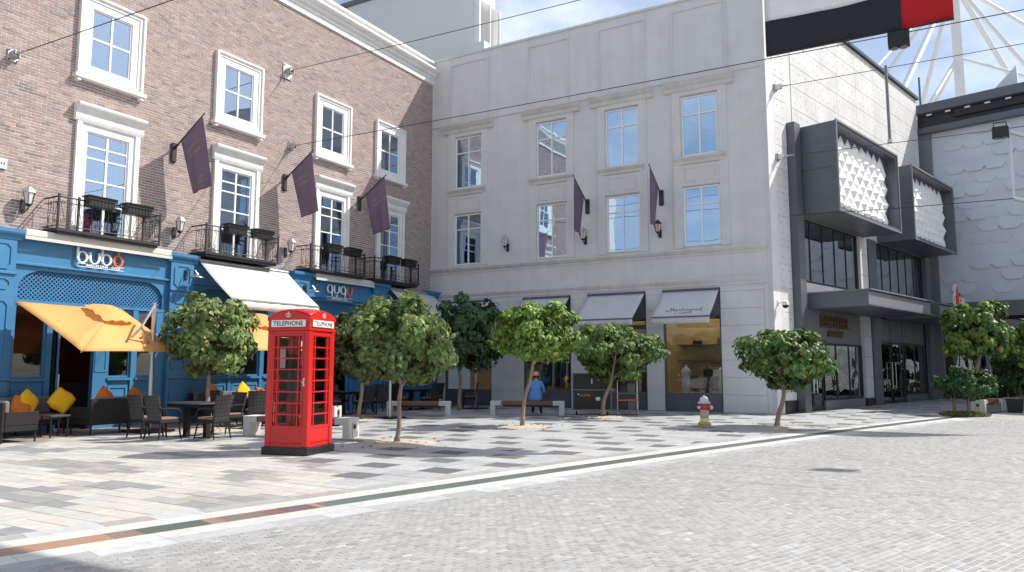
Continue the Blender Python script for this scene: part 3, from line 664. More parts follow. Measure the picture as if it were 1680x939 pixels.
section(18.31, 21.6, [('w', 18.33, 19.4), ('p', 19.4, 19.55), ('d', 19.55, 20.5), ('p', 20.5, 20.65), ('w', 20.65, 21.58)])
section(22.36, 25.05, [('w', 22.38, 23.6), ('p', 23.6, 23.75), ('w', 23.75, 25.03)])
def pilaster(a, b):
    x0, x1 = a-X0, b-X0; cx = (x0+x1)/2
    m = MB(); m.box(x0, x1, -0.14, 0.28, 0.22, 4.44); p = m.build('pilaster', T['blue'], sf)
    m = MB(); m.prism([(0.27, 4.441), (-0.16, 4.441), (-0.18, 4.50), (-0.24, 4.56), (-0.26, 4.60), (-0.26, 4.68), (0.27, 4.70)], x0-0.10, x1+0.10, 'x'); m.build('capital', T['blue'], p)
    m = MB(); m.box(x0-0.05, x1+0.05, -0.19, 0.27, 0.0, 0.219); m.build('base', T['blue'], p)
    c = 0.09
    def oct_(z0, z1, w, t):
        o_ = [(cx-w, z0+c), (cx-w+c, z0), (cx+w-c, z0), (cx+w, z0+c), (cx+w, z1-c), (cx+w-c, z1), (cx-w+c, z1), (cx-w, z1-c)]
        m = MB(); s = 1-t/w
        i_ = [(cx+(x-cx)*s, (z0+z1)/2+(z-(z0+z1)/2)*(1-t*2/(z1-z0))) for x, z in o_]
        vs = [(x, -0.165, z) for x, z in o_] + [(x, -0.165, z) for x, z in i_] + [(x, -0.139, z) for x, z in o_] + [(x, -0.139, z) for x, z in i_]
        fs = []
        for i in range(8): j = (i+1) % 8; fs += [(i, j, 8+j, 8+i), (i, 16+i, 16+j, j), (8+i, 8+j, 24+j, 24+i)]
        m.add(vs, fs); m.build('panel_moulding', T['blue'], p)
    hw = (x1-x0)/2-0.1
    oct_(3.75, 4.36, hw, 0.035); oct_(3.28, 3.55, hw, 0.03); oct_(1.45, 3.05, hw, 0.04); oct_(0.40, 1.12, hw, 0.04)
    m = MB(); m.prism([(-0.139, 3.62), (-0.19, 3.64), (-0.19, 3.68), (-0.139, 3.70)], x0-0.02, x1+0.02, 'x'); m.build('band', T['blue'], p)
    m = MB(); m.prism([(-0.139, 1.20), (-0.20, 1.22), (-0.20, 1.28), (-0.139, 1.30)], x0-0.02, x1+0.02, 'x'); m.build('band', T['blue'], p)
for a, b in ((8.32, 9.10), (13.09, 13.81), (17.63, 18.31), (21.60, 22.36), (25.05, 25.70)): pilaster(a, b)
m = MB(); m.box(4.5-X0, 8.32-X0, 0.0, 0.28, 0, 4.55); m.build('side_panel', T['blue'], sf)
m = MB(); m.box(4.5-X0, 25.75-X0, -0.05, 0.30, 4.562, 4.64) ; m.build('cornice_board', T['blue'], sf)
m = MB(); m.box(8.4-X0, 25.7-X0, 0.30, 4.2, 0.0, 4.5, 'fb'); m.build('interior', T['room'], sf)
m = MB(); m.box(8.4-X0, 25.7-X0, 0.145, 4.2, 0.0, 0.015); m.build('interior_floor', T['room'], sf)
m = MB(); m.box(8.5-X0, 13.4-X0, 3.9, 4.1, 0.02, 4.3); m.box(9.0-X0, 12.9-X0, 2.1, 2.2, 2.3, 4.3); m.build('interior_wall', T['room_red'], sf)
m = MB(); m.box(9.3-X0, 12.6-X0, 2.2, 2.8, 0.02, 1.1); m.build('counter', T['room'], sf)
# lettering
def write(parent, s, u, z, y, size, mt, bold=0.0, ext=0.012, name='lettering', width=None):
    q = text_mb(s, size, bold, ext); k = 1.0 if not width else width/q.w
    q.v = [(u+v[0]*k, y-v[2], z+v[1]) for v in q.v]; q.build(name, mt, parent); return q.w*k, q.h
def rings(parent, pts_list, mt, name='letter', depth=0.03):      # letters drawn as thick-thin strokes in the x-z plane
    m = MB()
    for pts in pts_list: m.tube([(p[0], 0, p[1]) for p in pts], [p[2] for p in pts], 8)
    m.v = [(x, y*0.7, z) for x, y, z in m.v]
    return m.build(name, mt, parent, smooth=True)
def bowl(cx, cz, rx, rz, a0, a1, n=22, thick=0.036, thin=0.013):
    out = []
    for i in range(n+1):
        a = R(a0+(a1-a0)*i/n); out.append((cx+rx*math.cos(a), cz+rz*math.sin(a), thin+(thick-thin)*abs(math.cos(a))))
    return out
def sign_bubo():
    t = empty('shop_sign', (10.47, 18.44, 3.99), 0, 'white lettered shop sign with an orange last letter on the sunlit blue fascia', 'sign')
    W, rx, rz = 0.31, 0.115, 0.135; cz = 0.255
    for i, ch in enumerate('bubo'):
        cx = 0.16+i*W; mt = T['letter_orange'] if i == 3 else T['letter_white']
        if ch == 'b': rings(t, [bowl(cx, cz, rx, rz, -180, 180), [(cx-rx, cz, 0.036), (cx-rx, 0.52, 0.034)]], mt)
        elif ch == 'u': rings(t, [[(cx-rx, 0.40, 0.036), (cx-rx, cz, 0.036)] + bowl(cx, cz, rx, rz, 180, 360)[1:] + [(cx+rx, 0.40, 0.036)]], mt)
        else:
            rings(t, [bowl(cx, cz, rx, rz, -180, 180)], mt); m = MB(); m.cyl((cx-0.005, -0.03, 0.455), (cx-0.005, 0.02, 0.455), 0.034, n=10); m.build('accent', mt, t)
    write(t, 'BARCELONA - CAFE', 0.25, 0.035, -0.03, 0.085, T['letter_white'], 0.001, 0.008, 'small_lettering', 0.88)
    m = MB(); m.box(0.02, 1.24, -0.03, 0.0, 0.008, 0.022); m.build('rule', T['letter_white'], t)
    m = MB(); m.box(0.02, 0.23, -0.03, 0.0, 0.085, 0.099); m.build('rule', T['letter_white'], t)
    m = MB(); m.box(1.13, 1.24, -0.03, 0.0, 0.085, 0.099); m.build('rule', T['letter_white'], t)
    for x in (0.3, 0.95): m = MB(); m.cyl((x, 0.0, 0.2), (x, 0.09, 0.2), 0.01, n=6); m.build('stud', T['alu'], t)
    m = MB(); m.box(0.05, 1.2, 0.02, 0.04, 0.19, 0.21); m.build('mounting_rail', T['blue_dark'], t)
sign_bubo()
def sign_ququ():
    t = empty('shop_sign', (19.17, 18.46, 3.86), 0, 'white lettered shop sign with an orange last letter on the shaded blue fascia', 'sign')
    W, rx, rz = 0.335, 0.12, 0.14; cz = 0.39
    for i, ch in enumerate('ququ'):
        cx = 0.16+i*W; mt = T['letter_orange'] if i == 3 else T['letter_white']
        if ch == 'q': rings(t, [bowl(cx, cz, rx, rz, -180, 180), [(cx+rx, cz+0.05, 0.036), (cx+rx*0.85, 0.13, 0.034)]], mt)
        else: rings(t, [[(cx-rx, 0.53, 0.036), (cx-rx, cz, 0.036)] + bowl(cx, cz, rx, rz, 180, 360)[1:] + [(cx+rx, 0.53, 0.036)]], mt); m = MB(); m.cyl((cx, -0.03, 0.165), (cx, 0.02, 0.165), 0.034, n=10); m.build('accent', mt, t)
    write(t, 'BARCELONA - CAFE', 0.25, 0.035, -0.03, 0.085, T['letter_white'], 0.001, 0.008, 'small_lettering', 0.75)
    m = MB(); m.box(0.0, 1.3, -0.03, 0.0, 0.0, 0.014); m.build('rule', T['letter_white'], t)
    m = MB(); m.box(0.0, 1.3, -0.028, 0.0, 0.10, 0.112); m.build('rule', T['letter_white'], t)
sign_ququ()
# awnings
def cassette(a, b, label):
    t = empty('rolled_awning', ((a+b)/2, 18.55, 4.5), 0, label, 'awning', 'retracted awnings'); h = (b-a)/2
    m = MB(); m.bbox(-h, h, -0.26, -0.08, 0.06, 0.22, 0.02); m.build('housing', T['awning'], t)
    m = MB(); m.box(-h, h, -0.262, -0.25, -0.02, 0.058); m.build('valance', T['awning'], t)
cassette(9.2, 13.02, 'cream awning rolled up above the sunlit blue fascia')
cassette(18.5, 21.5, 'cream awning rolled up above the shaded blue fascia')
def awning(loc, rz, w, drop, out, val, mt, label, metal, letters=False, grp='open awnings'):
    t = empty('awning', loc, rz, label, 'awning', grp); h = w/2; n = 8; nu = 12
    m = MB(); vs = []
    for j in range(n+1):
        for i in range(nu+1):
            s = j/n; x = -h+w*i/nu
            vs.append((x, -out*s, -drop*s - 0.035*math.sin(math.pi*s) - 0.006*math.sin(i*2.1)*s))
    m.add(vs, [(j*(nu+1)+i, j*(nu+1)+i+1, (j+1)*(nu+1)+i+1, (j+1)*(nu+1)+i) for j in range(n) for i in range(nu)])
    o = m.build('canvas', mt, t, smooth=True); md = o.modifiers.new('thickness', 'SOLIDIFY'); md.thickness = 0.004
    m = MB(); vs = []
    for i in range(25): x = -h+w*i/24; vs += [(x, -out-0.008-0.006*math.sin(i*1.7), -drop-0.035), (x, -out-0.004-0.016*math.sin(i*1.7), -drop-val)]
    m.add(vs, [(2*i, 2*i+1, 2*i+3, 2*i+2) for i in range(24)]); o = m.build('valance', mt, t, smooth=True); md = o.modifiers.new('thickness', 'SOLIDIFY'); md.thickness = 0.004
    m = MB(); m.box(-h, h, -out-0.02, -out+0.04, -drop-0.034, -drop+0.01); m.build('front_bar', metal, t)
    m = MB(); m.cyl((-h, 0.0, 0.02), (h, 0.0, 0.02), 0.05, n=10); m.build('roller', metal, t)
    for s in (-1, 1):
        x = s*(h-0.12); m = MB(); m.tube([(x, 0.0, -drop*0.95), (x-s*0.25, -out*0.45, -drop*1.05), (x, -out, -drop-0.03)], 0.018, 6); m.build('arm', metal, t)
    if letters:
        dirv = Vector((0, -out, -drop)).normalized(); nn = Vector((0, -drop, out)).normalized()
        for k, (s, wd, off) in enumerate(letters):
            q = text_mb(s, 0.3, 0.0, 0.0); kx = wd/q.w
            def P(v):
                f = (off - v[1]*kx*0.8); yy = -out*f/math.hypot(out, drop); s_ = min(1, max(0, f/math.hypot(out, drop)))
                return (v[0]*kx-wd/2+0.05, -out*s_+nn.y*0.014, -drop*s_-0.035*math.sin(math.pi*s_)+nn.z*0.014)
            q.v = [P(v) for v in q.v]; q.build('lettering', T['letter_black'], t)
    return t
awning((15.66, 18.44, 4.58), 0, 3.36, 1.16, 1.44, 0.27, T['awning'], 'large cream awning let down over the sunlit cafe bay', T['alu'])
awning((23.95, 18.44, 4.55), 0, 2.80, 1.18, 1.44, 0.26, T['awning'], 'cream awning in shade at the corner of the two buildings', T['alu'])
# small gooseneck lamps on the pilasters
for u, lb in ((13.45, 'grey gooseneck lamp on the blue pilaster beside the sunlit sign'), (17.97, 'grey gooseneck lamp on the blue pilaster between awning and shaded sign'), (21.98, 'grey gooseneck lamp on the shaded blue pilaster near the corner')):
    t = empty('gooseneck_lamp', (u+0.1, 18.40, 4.12), 0, lb, 'lamp', 'gooseneck lamps on the pilasters')
    m = MB(); m.bbox(-0.05, 0.05, -0.04, 0, -0.14, 0.14, 0.015); m.build('wall_plate', T['dark_metal'], t)
    m = MB(); m.tube([(0, -0.03, 0.08), (0.03, -0.16, 0.13), (0.08, -0.30, 0.10), (0.1, -0.34, 0.02)], 0.014, 6); m.build('arm', T['alu'], t)
    m = MB(); m.lathe([(0.03, 0.04), (0.05, 0.0), (0.07, -0.03), (0.19, -0.09), (0.195, -0.105)], (0.1, -0.34, 0), 16); m.build('lamp_shade', T['alu'], t, smooth=40)
# ------------------------------------------------------------------ grey rendered building (front in the plane u = 25.8)
gb = empty('grey_building', (UG, 18.85, 0), R(-90), 'pale grey rendered building in shade with four window bays and shop awnings', 'building')
XE = 13.85
WX = [(1.20, 2.53), (5.12, 6.46), (8.10, 9.41), (11.05, 12.35)]
OP = [(0.75, 3.05), (4.50, 6.58), (7.28, 9.58), (10.20, 12.26)]
hl = [(a, b, 9.03, 11.27) for a, b in WX] + [(a, b, 5.76, 7.93) for a, b in WX] + [(a, b, -1, 4.27) for a, b in OP]
m = MB()
for (a, b, z0, z1) in rects(0.0, XE, 0.0, 14.85, hl): m.box(a, b, 0.0, 0.30, z0, z1)
m.box(0, XE, 11.0, 11.3, 0, 14.8); m.box(0, 0.3, 0.31, 10.99, 4.9, 14.8); m.box(0.31, XE-0.31, 0.31, 10.99, 14.0, 14.3); m.box(XE-0.30, XE, 0.31, 10.99, 0, 14.8)
gw = m.build('wall', T['stucco'], gb)
m = MB(); m.prism([(0.32, 14.851), (-0.05, 14.851), (-0.05, 14.90), (-0.02, 14.96), (0.32, 14.96)], -0.02, XE+0.02, 'x'); m.build('parapet_cap', T['stucco_trim'], gb)
for z0, ds in ((5.42, 0.16), (4.34, 0.10)):
    m = MB(); m.prism([(0.02, z0), (-0.03, z0), (-0.03, z0+0.08), (-ds*0.6, z0+0.12), (-ds, z0+0.20), (-ds, z0+0.26), (0.02, z0+0.28)], 0.0, XE+0.02, 'x'); m.build('string_course', T['stucco_trim'], gb)
for a, b in ((0.95, 2.85), (4.75, 6.60), (7.85, 9.75), (10.75, 12.75)):
    m = MB(); frame_rect(m, a, b, 11.95, 14.55, 0.055, -0.045, 0.01); m.build('panel_moulding', T['stucco'], gb)
    for x in (a, b): m = MB(); m.box(x-0.012, x+0.012, -0.008, 0.01, 14.56, 14.84); m.build('panel_joint', T['stucco_trim'], gb)
m = MB(); m.box(0.0, XE, -0.05, 0.01, 11.86, 11.90); m.build('string_course', T['stucco'], gb)
for k, (a, b) in enumerate(WX):
    cx = (a+b)/2
    m = MB()
    for s in (-1, 1): x = cx+s*0.98; m.box(min(x, x-s*0.30), max(x, x-s*0.30), -0.06, 0.01, 5.71, 11.45)
    m.box(cx-0.68, cx+0.68, -0.06, 0.01, 11.29, 11.45); sp = m.build('window_surround', T['stucco'], gb)
    m = MB(); m.prism([(0.01, 11.451), (-0.10, 11.451), (-0.14, 11.53), (-0.14, 11.58), (-0.24, 11.64), (-0.32, 11.72), (-0.36, 11.75), (-0.36, 11.82), (0.01, 11.85)], cx-1.24, cx+1.24, 'x'); m.build('hood', T['stucco_trim'], sp)
    m = MB(); m.prism([(0.01, 8.73), (-0.08, 8.74), (-0.10, 8.83), (-0.19, 8.90), (-0.22, 8.93), (-0.22, 8.98), (0.01, 9.0)], cx-0.94, cx+0.94, 'x'); m.build('sill', T['stucco_trim'], sp)
    m = MB(); m.box(cx-0.70, cx+0.70, -0.04, 0.01, 7.96, 8.725); m.build('apron', T['stucco'], sp)
    m = MB(); frame_rect(m, cx-0.56, cx+0.56, 8.08, 8.60, 0.035, -0.055, -0.0405); m.build('panel_moulding', T['stucco_trim'], sp)
    for z0, z1, zb in ((9.05, 11.25, 10.57), (5.78, 7.91, 7.28)):
        m = MB(); frame_rect(m, a+0.005, b-0.005, z0, z1, 0.055, 0.03, 0.10); w = m.build('window', T['white_frame'], gb)
        m = MB(); m.box(cx-0.026, cx+0.026, 0.031, 0.099, z0+0.055, z1-0.055); m.build('glazing_bar', T['white_frame'], w)
        m = MB(); m.box(a+0.06, b-0.06, 0.027, 0.098, zb-0.024, zb+0.024); m.build('glazing_bar', T['white_frame'], w)
        for x0, x1 in ((a+0.06, cx-0.026), (cx+0.026, b-0.06)):
            for q0, q1 in ((z0+0.055, zb-0.024), (zb+0.024, z1-0.055)):
                m = MB(); m.box(x0, x1, 0.060, 0.066, q0, q1); m.build('pane', T['glass_grey'], w)
        room(w, a, b, z0, z1, T['room'], 1.2, 0.31)
        if k in (3, 1):
            for i in range(9): m = MB(); x = a+0.04+i*0.145; m.box(x, x+0.11, 0.20, 0.21, z0, z1); m.build('blind_slat', T['blind'], w)
# rusticated piers: courses of blocks with open joints
PX = [(0.06, 0.75), (3.05, 4.50), (6.58, 7.28), (9.58, 10.20), (12.26, 13.72)]
for a, b in PX:
    z = 0.02
    while z < 4.2:
        h = min(0.585, 4.26-z); m = MB(); m.bbox(a+0.004, b-0.004, -0.03, 0.01, z, z+h-0.010, 0.003); m.build('stone_block', T['stucco'], gw); z += 0.585
m = MB(); m.box(13.74, XE, -0.02, 0.01, 0.02, 4.3); m.build('corner_strip', T['stucco'], gb)
# shop windows and what is inside
for k, (a, b) in enumerate(OP):
    m = MB(); frame_rect(m, a+0.005, b-0.005, 0.60, 4.265, 0.06, 0.06, 0.16, 0.05, 0.14); m.box(a+0.07, b-0.07, 0.07, 0.15, 3.30, 3.36); w = m.build('shop_window', T['slate'], gb)
    m = MB(); m.box(a+0.065, b-0.065, 0.10, 0.108, 0.65, 3.299); m.build('pane', T['glass_shop'], w)
    m = MB(); m.box(a+0.065, b-0.065, 0.10, 0.108, 3.361, 4.12); m.build('pane', T['glass_dark'], w)
    m = MB(); m.box(a+0.02, b-0.02, 0.17, 0.19, 3.2, 4.26); m.build('back_panel', T['room'], w)  # board added to keep the lit interior out of the upper panes
    m = MB(); m.box(a+0.005, b-0.005, 0.05, 0.18, 0.0, 0.599); n = 2
    for i in range(n): q = a+0.06+(b-a-0.12)*i/n; frame_rect(m, q+0.02, q+(b-a-0.12)/n-0.02, 0.10, 0.53, 0.035, 0.03, 0.0495)
    m.build('stall_riser', T['slate'], w)
shop = gb
m = MB(); m.box(0.32, XE-0.32, 0.19, 5.0, 0.0, 0.02); m.build('shop_floor', T['shop_wood'], gb)
m = MB(); m.box(0.32, XE-0.32, 0.32, 5.0, 4.28, 4.32); m.build('shop_ceiling', T['white'], gb)
m = MB(); m.box(0.32, XE-0.32, 2.6, 2.7, 0.03, 4.27); m.build('shop_wall', T['shop_wood'], gb)
m = MB(); m.box(0.33, 4.3, 2.35, 2.58, 1.7, 2.9); m.box(7.3, 9.0, 2.4, 2.58, 0.03, 3.2); m.build('display_board', T['room'], gb)
for z in (1.15, 1.75, 2.35):
    for x0, x1 in ((4.5, 6.9), (10.0, 13.3)): m = MB(); m.box(x0, x1, 2.2, 2.59, z, z+0.04); m.build('shop_shelf', T['slate'], gb)
for i in range(26):
    x = rnd.choice((rnd.uniform(4.6, 6.6), rnd.uniform(10.1, 13.0))); z = rnd.choice((1.19, 1.79, 2.39)); w_ = rnd.uniform(0.12, 0.24); h_ = rnd.uniform(0.14, 0.28)
    m = MB(); m.prism([(x, z), (x+w_, z), (x+w_*0.85, z+h_), (x+w_*0.15, z+h_)], 2.25, 2.40, 'y'); m.tube([(x+w_*0.25, 2.32, z+h_), (x+w_*0.3, 2.32, z+h_+0.09), (x+w_*0.7, 2.32, z+h_+0.09), (x+w_*0.75, 2.32, z+h_)], 0.008, 4)
    m.build('handbag', rnd.choice((T['black'], T['room'], T['cushion'], T['panel_white'], T['black'])), gb)
m = MB(); m.cyl((4.6, 1.4, 1.75), (6.5, 1.4, 1.75), 0.015); m.cyl((4.62, 1.4, 0.03), (4.62, 1.4, 1.75), 0.015); m.cyl((6.48, 1.4, 0.03), (6.48, 1.4, 1.75), 0.015); m.build('clothes_rail', T['alu'], gb)
for i in range(15):
    x = 4.7+i*0.12+rnd.uniform(-0.02, 0.02); m = MB(); m.prism([(1.2, 1.72), (1.4, 1.75), (1.6, 1.72), (1.66, rnd.uniform(0.6, 0.95)), (1.14, rnd.uniform(0.6, 0.95))], x, x+0.05, 'x'); m.build('garment', rnd.choice((T['black'], T['room'], T['grey_fabric'], T['panel_white'], T['blue_dark'], T['black'])), gb)
m = MB(); m.box(10.9, 12.0, 1.0, 1.7, 0.70, 0.78); m.box(10.95, 11.0, 1.05, 1.1, 0.02, 0.70); m.box(11.9, 11.95, 1.6, 1.65, 0.02, 0.70); m.box(10.95, 11.0, 1.6, 1.65, 0.02, 0.70); m.box(11.9, 11.95, 1.05, 1.1, 0.02, 0.70); m.build('display_table', T['slate'], gb)
def dummy(x, y, mt):                                              # headless display figure
    m = MB(); m.lathe([(0.02, 0.05), (0.11, 0.55), (0.15, 0.80), (0.17, 0.95), (0.13, 1.12), (0.17, 1.32), (0.18, 1.42), (0.10, 1.50), (0.05, 1.54), (0.05, 1.62)], (x, y, 0), 14); m.lathe([(0.18, 0.0), (0.18, 0.02), (0.02, 0.05)], (x, y, 0.02), 14)
    m.build('dress_form', mt, gb, smooth=50)
dummy(10.75, 0.8, T['panel_white']); dummy(11.55, 0.75, T['black']); dummy(12.0, 1.0, T['panel_white']); dummy(5.0, 0.8, T['black']); dummy(8.6, 0.9, T['cushion'])
for x in (0.9, 2.4, 4.9, 6.2, 7.8, 9.0, 10.5, 11.2, 11.9, 12.6):
    for y in (1.0, 1.9):
        m = MB(); m.cyl((x, y, 4.20), (x, y, 4.279), 0.09, n=10); l_ = m.build('downlight', T['slate'], gb)
        m = MB(); m.cyl((x, y, 4.192), (x, y, 4.199), 0.075, n=10); m.build('bulb', T['lamp_on'], l_)
# awnings of the grey building
AR = ['\uFEDD\uFE8E\uFEF4\uFEB8\uFEE8\uFEF4\uFEB3\uFE87', '\uFE8F\uFEAD\uFEEE\uFE98\uFEE7\uFE83']
for (a, b), lb, lt in zip(OP, ('half hidden grey awning behind the shaded tree', 'grey awning above the person on the bench', 'plain grey awning over the third shop window', 'grey awning with black arabic lettering over the lit shop window'), (False, False, False, [(AR[0], 1.25, 1.30), (AR[1], 0.60, 1.46)])):
    xm = (a+b)/2
    awning((UG-0.06, 18.85-xm, 4.20), R(-90), b-a-0.06, 0.98, 1.28, 0.24, T['awning_grey'], lb, T['slate'], lt, 'grey shop awnings')
for v, lb in ((15.05, 'black wall lantern on the grey wall between the first two window bays'), (11.62, 'black wall lantern below the first flag on the grey wall'), (8.68, 'black pink-glassed wall lantern below the second flag on the grey wall')):
    lantern((UG-0.005, v, 6.47), R(-90), lb, T['lamp_pink'] if v < 9 else T['lamp_glass'])
pole_flag((UG, 11.52, 7.76), R(-90), 'plum flag hanging edge-on on the grey wall, beside the second window bay', -0.10, False, 1)
pole_flag((UG, 8.60, 7.76), R(-90), 'plum flag hanging edge-on on the grey wall, beside the fourth window bay', -0.10, False, 1)
# ------------------------------------------------------------------ concrete building on the right (own frame: x along the front, -y towards the street)
cb = empty('concrete_building', PB, AB, 'fair faced concrete shop building with two slate boxes of white facets above glass bays', 'building')
SE = 16.2
bays = [(1.45, 7.20, -1, 6.88), (8.05, 15.9, -1, 6.88)]
m = MB()
for a, b, z0, z1 in rects(0.0, SE, 0.0, 15.0, bays): m.box(a, b, 0.0, 0.30, z0, z1)
m.box(SE-0.3, SE, 0.31, 9, 0, 15.0); m.box(0.0, SE-0.31, 0.31, 9, 14.4, 14.6); m.box(0, SE, 9.01, 9.3, 0, 15)
cw = m.build('wall', T['concrete'], cb)
m = MB(); m.box(-0.56, -0.004, -0.02, 0.3, 0.0, 14.94); m.build('end_strip', T['stucco'], cb)
m = MB(); m.box(-0.1, SE+0.15, -0.14, 0.32, 15.001, 15.14); m.build('roof_edge', T['dark_metal'], cb)
scol = [0.0, 1.45, 3.60, 5.75, 7.90, 10.05, 12.20, 14.35, SE]; zr = [15.0-0.83*i for i in range(19)]
pm = {}
def panel(w, h):
    k = (round(w, 2), round(h, 2))
    if k not in pm:
        m = MB(); m.bbox(0.006, w-0.006, -0.018, 0.0, 0.006, h-0.006, 0.004); m.mi = 1
        if h > 0.5:
            nh = 2 if w < 1.0 else 3 if w < 1.6 else 4
            for i in range(nh):
                for z in (0.22, h-0.22):
                    x = w*(i+0.5)/nh; n = 8
                    m.add([(x+0.026*math.cos(2*math.pi*q/n), -0.0195, z+0.026*math.sin(2*math.pi*q/n)) for q in range(n)], [tuple(range(n))])
        pm[k] = m.mesh('panel', [T['concrete'], T['hole']], fix=False)
    return pm[k]
for i in range(8):
    for z1, z0 in zip(zr, zr[1:]):
        a, b = scol[i], scol[i+1]
        if z0 < 6.85 and i > 0: continue
        z0_ = max(z0, 0.42)
        if z1 < 0.5: continue
        put('panel', panel(b-a if i else 0.93, z1-z0_), cw, (a, -0.001, z0_))
m = MB(); m.box(0.0, 0.93, -0.05, 0.0, 0.0, 0.41); m.build('plinth', T['dark_metal'], cb)
m = MB(); m.box(0.95, 1.44, -0.30, 0.30, 0.0, 10.15); m.build('flange', T['slate'], cb)
# slim concrete pier and dark columns
for z in [0.3+0.83*i for i in range(8)]:
    m = MB(); m.bbox(7.22, 8.03, -0.10, 0.05, z+0.006, min(z+0.83, 6.86)-0.006, 0.006); m.build('pier_block', T['concrete'], cw)
m = MB(); m.box(7.22, 8.03, -0.12, 0.04, 0, 0.29); m.build('plinth', T['dark_metal'], cb)
m = MB(); m.box(8.05, 8.95, -0.16, 0.25, 0.0, 6.86); m.build('column', T['slate'], cb)
m = MB(); m.box(15.5, 16.25, -0.22, -0.02, 0.0, 6.86); m.box(15.9, 16.25, -0.02, 0.2, 0.0, 6.86); m.build('column', T['slate'], cb)
# display boxes with facets
fc = {}
def facet_mesh(kind):
    if kind not in fc:
        m = MB(); m.add([(0, 0, 0.5), (0.5, 0, 0), (0, 0, -0.5), (-0.5, 0, 0), (0.0, -0.11, 0.0)], [(0, 4, 1), (1, 4, 2), (2, 4, 3), (3, 4, 0)]); fc[kind] = m.mesh('facet', T['facet'], fix=True)
    return fc[kind]
for k, (a, b) in enumerate(((1.52, 7.80), (9.60, 15.72))):
    z0, z1, D, t = 6.88, 10.06, 1.5, 0.14
    e = MB(); e.box(a, b, -D, -0.02, z0, z0+t); e.box(a, b, -D, -0.02, z1-t, z1); e.box(a, a+t, -D, -0.02, z0+t, z1-t); e.box(b-t, b, -D, -0.02, z0+t, z1-t); e.box(a+t, b-t, -1.12, -1.06, z0+t, z1-t)
    bx = e.build('display_box', T['slate'], cb)
    e = MB(); frame_rect(e, a-0.03, b+0.03, z0-0.03, z1+0.03, 0.07, -D-0.05, -D-0.001); e.build('box_frame', T['slate_light'], bx)
    e = MB(); e.box(a-0.004, a-0.001, -1.42, -0.1, 8.44, 8.455); e.build('seam', T['dark_metal'], bx)
    nx = 9; wx = (b-a-2*t)/nx; nz = 8; hz = (z1-z0-2*t)/(nz+1)
    for r in range(nz):
        for i in range(nx - (r % 2)):
            put('facet', facet_mesh(0), bx, (a+t+wx*(i+0.5+(0.5 if r % 2 else 0)), -1.122, z0+t+hz*(r+1)), (0, 0, 0), (wx, 1.0+0.35*math.sin(i*1.3+r*2.2), hz*2))
# glazing of the bays
def glazed(x0, x1, z0, z1, n, y, mt, name='window'):
    m = MB(); frame_rect(m, x0, x1, z0, z1, 0.07, y-0.06, y+0.06); w = m.build(name, T['dark_metal'], cb); st = (x1-x0)/n
    for i in range(1, n): m = MB(); m.box(x0+st*i-0.025, x0+st*i+0.025, y-0.025, y+0.05, z0+0.07, z1-0.07); m.build('mullion', T['dark_metal'], w)
    for i in range(n): m = MB(); m.box(x0+st*i+(0.07 if i == 0 else 0.025), x0+st*(i+1)-(0.07 if i == n-1 else 0.025), y, y+0.008, z0+0.07, z1-0.07); m.build('pane', mt, w)
    return w
glazed(1.5, 7.18, 4.56, 6.86, 5, 0.05, T['glass_dark']); glazed(9.0, 15.45, 4.66, 6.86, 6, 0.05, T['glass_dark'])
m = MB(); m.box(1.47, 7.19, 0.0, 0.2, 4.13, 4.555); m.build('spandrel', T['concrete'], cb)
m = MB(); m.box(8.97, 15.48, 0.0, 0.2, 4.13, 4.655); m.build('spandrel', T['slate'], cb)
for a, b, lab in ((1.75, 8.45, 0), (9.75, 16.4, 1)):
    m = MB(); m.box(a, b, -2.2, -0.14, 3.62, 4.10); c = m.build('canopy', T['slate'], cb)
    m = MB(); m.box(a+0.0, b, -2.24, -2.201, 3.62, 4.06); m.build('fascia', T['slate_light'], c)  # sunlit front put into the colour, lighter than the canopy body
    m = MB(); m.box(a-0.04, b+0.25, -2.34, -0.14, 4.101, 4.14); m.build('lip', T['slate_light'], c)
    m = MB(); m.box(a, b+0.22, -2.30, -0.14, 3.575, 3.619); m.build('soffit', T['slate'], c)
for i in range(3): m = MB(); a = 1.52+i*1.886; m.box(a+0.005, a+1.875, 0.02, 0.10, 2.42, 3.60); m.build('sign_panel', T['slate_light'], cb)
for i in range(4): m = MB(); a = 9.0+i*1.615; m.box(a+0.03, a+1.58, 0.02, 0.10, 2.62, 3.60); m.build('sign_panel', T['slate'], cb)
w = glazed(3.35, 7.18, 0.32, 2.41, 3, 0.06, T['glass_dark']); m = MB(); m.box(3.3, 7.19, -0.04, 0.2, 0.0, 0.319); m.build('plinth', T['slate_light'], cb)
def door(x0, x1, z1, hside):
    m = MB(); frame_rect(m, x0, x1, 0.02, z1, 0.06, 0.02, 0.08, 0.12, 0.08); d = m.build('door', T['dark_metal'], cb)
    m = MB(); m.box(x0+0.06, x1-0.06, 0.045, 0.053, 0.14, z1-0.08); m.build('pane', T['glass_dark'], d)
    x = x1-0.14 if hside > 0 else x0+0.14; m = MB(); m.tube([(x, 0.03, 0.62), (x, -0.06, 0.62), (x, -0.06, 1.75), (x, 0.03, 1.75)], 0.022, 8); m.build('handle', T['alu'], d)
door(1.5, 2.38, 2.41, 1); door(2.4, 3.28, 2.41, -1); door(9.05, 10.6, 2.6, 1); door(10.75, 12.3, 2.6, -1)
glazed(12.4, 15.45, 0.3, 2.6, 2, 0.06, T['glass_dark']); m = MB(); m.box(12.35, 15.45, -0.02, 0.2, 0.0, 0.299); m.build('plinth', T['slate'], cb)
m = MB(); m.box(1.46, 15.9, 0.31, 5.0, 0.0, 6.95, 'f'); m.build('interior', T['room'], cb)
m = MB(); m.box(1.46, 15.9, 0.31, 5.0, 3.9, 4.1); m.build('interior_floor', T['room'], cb)
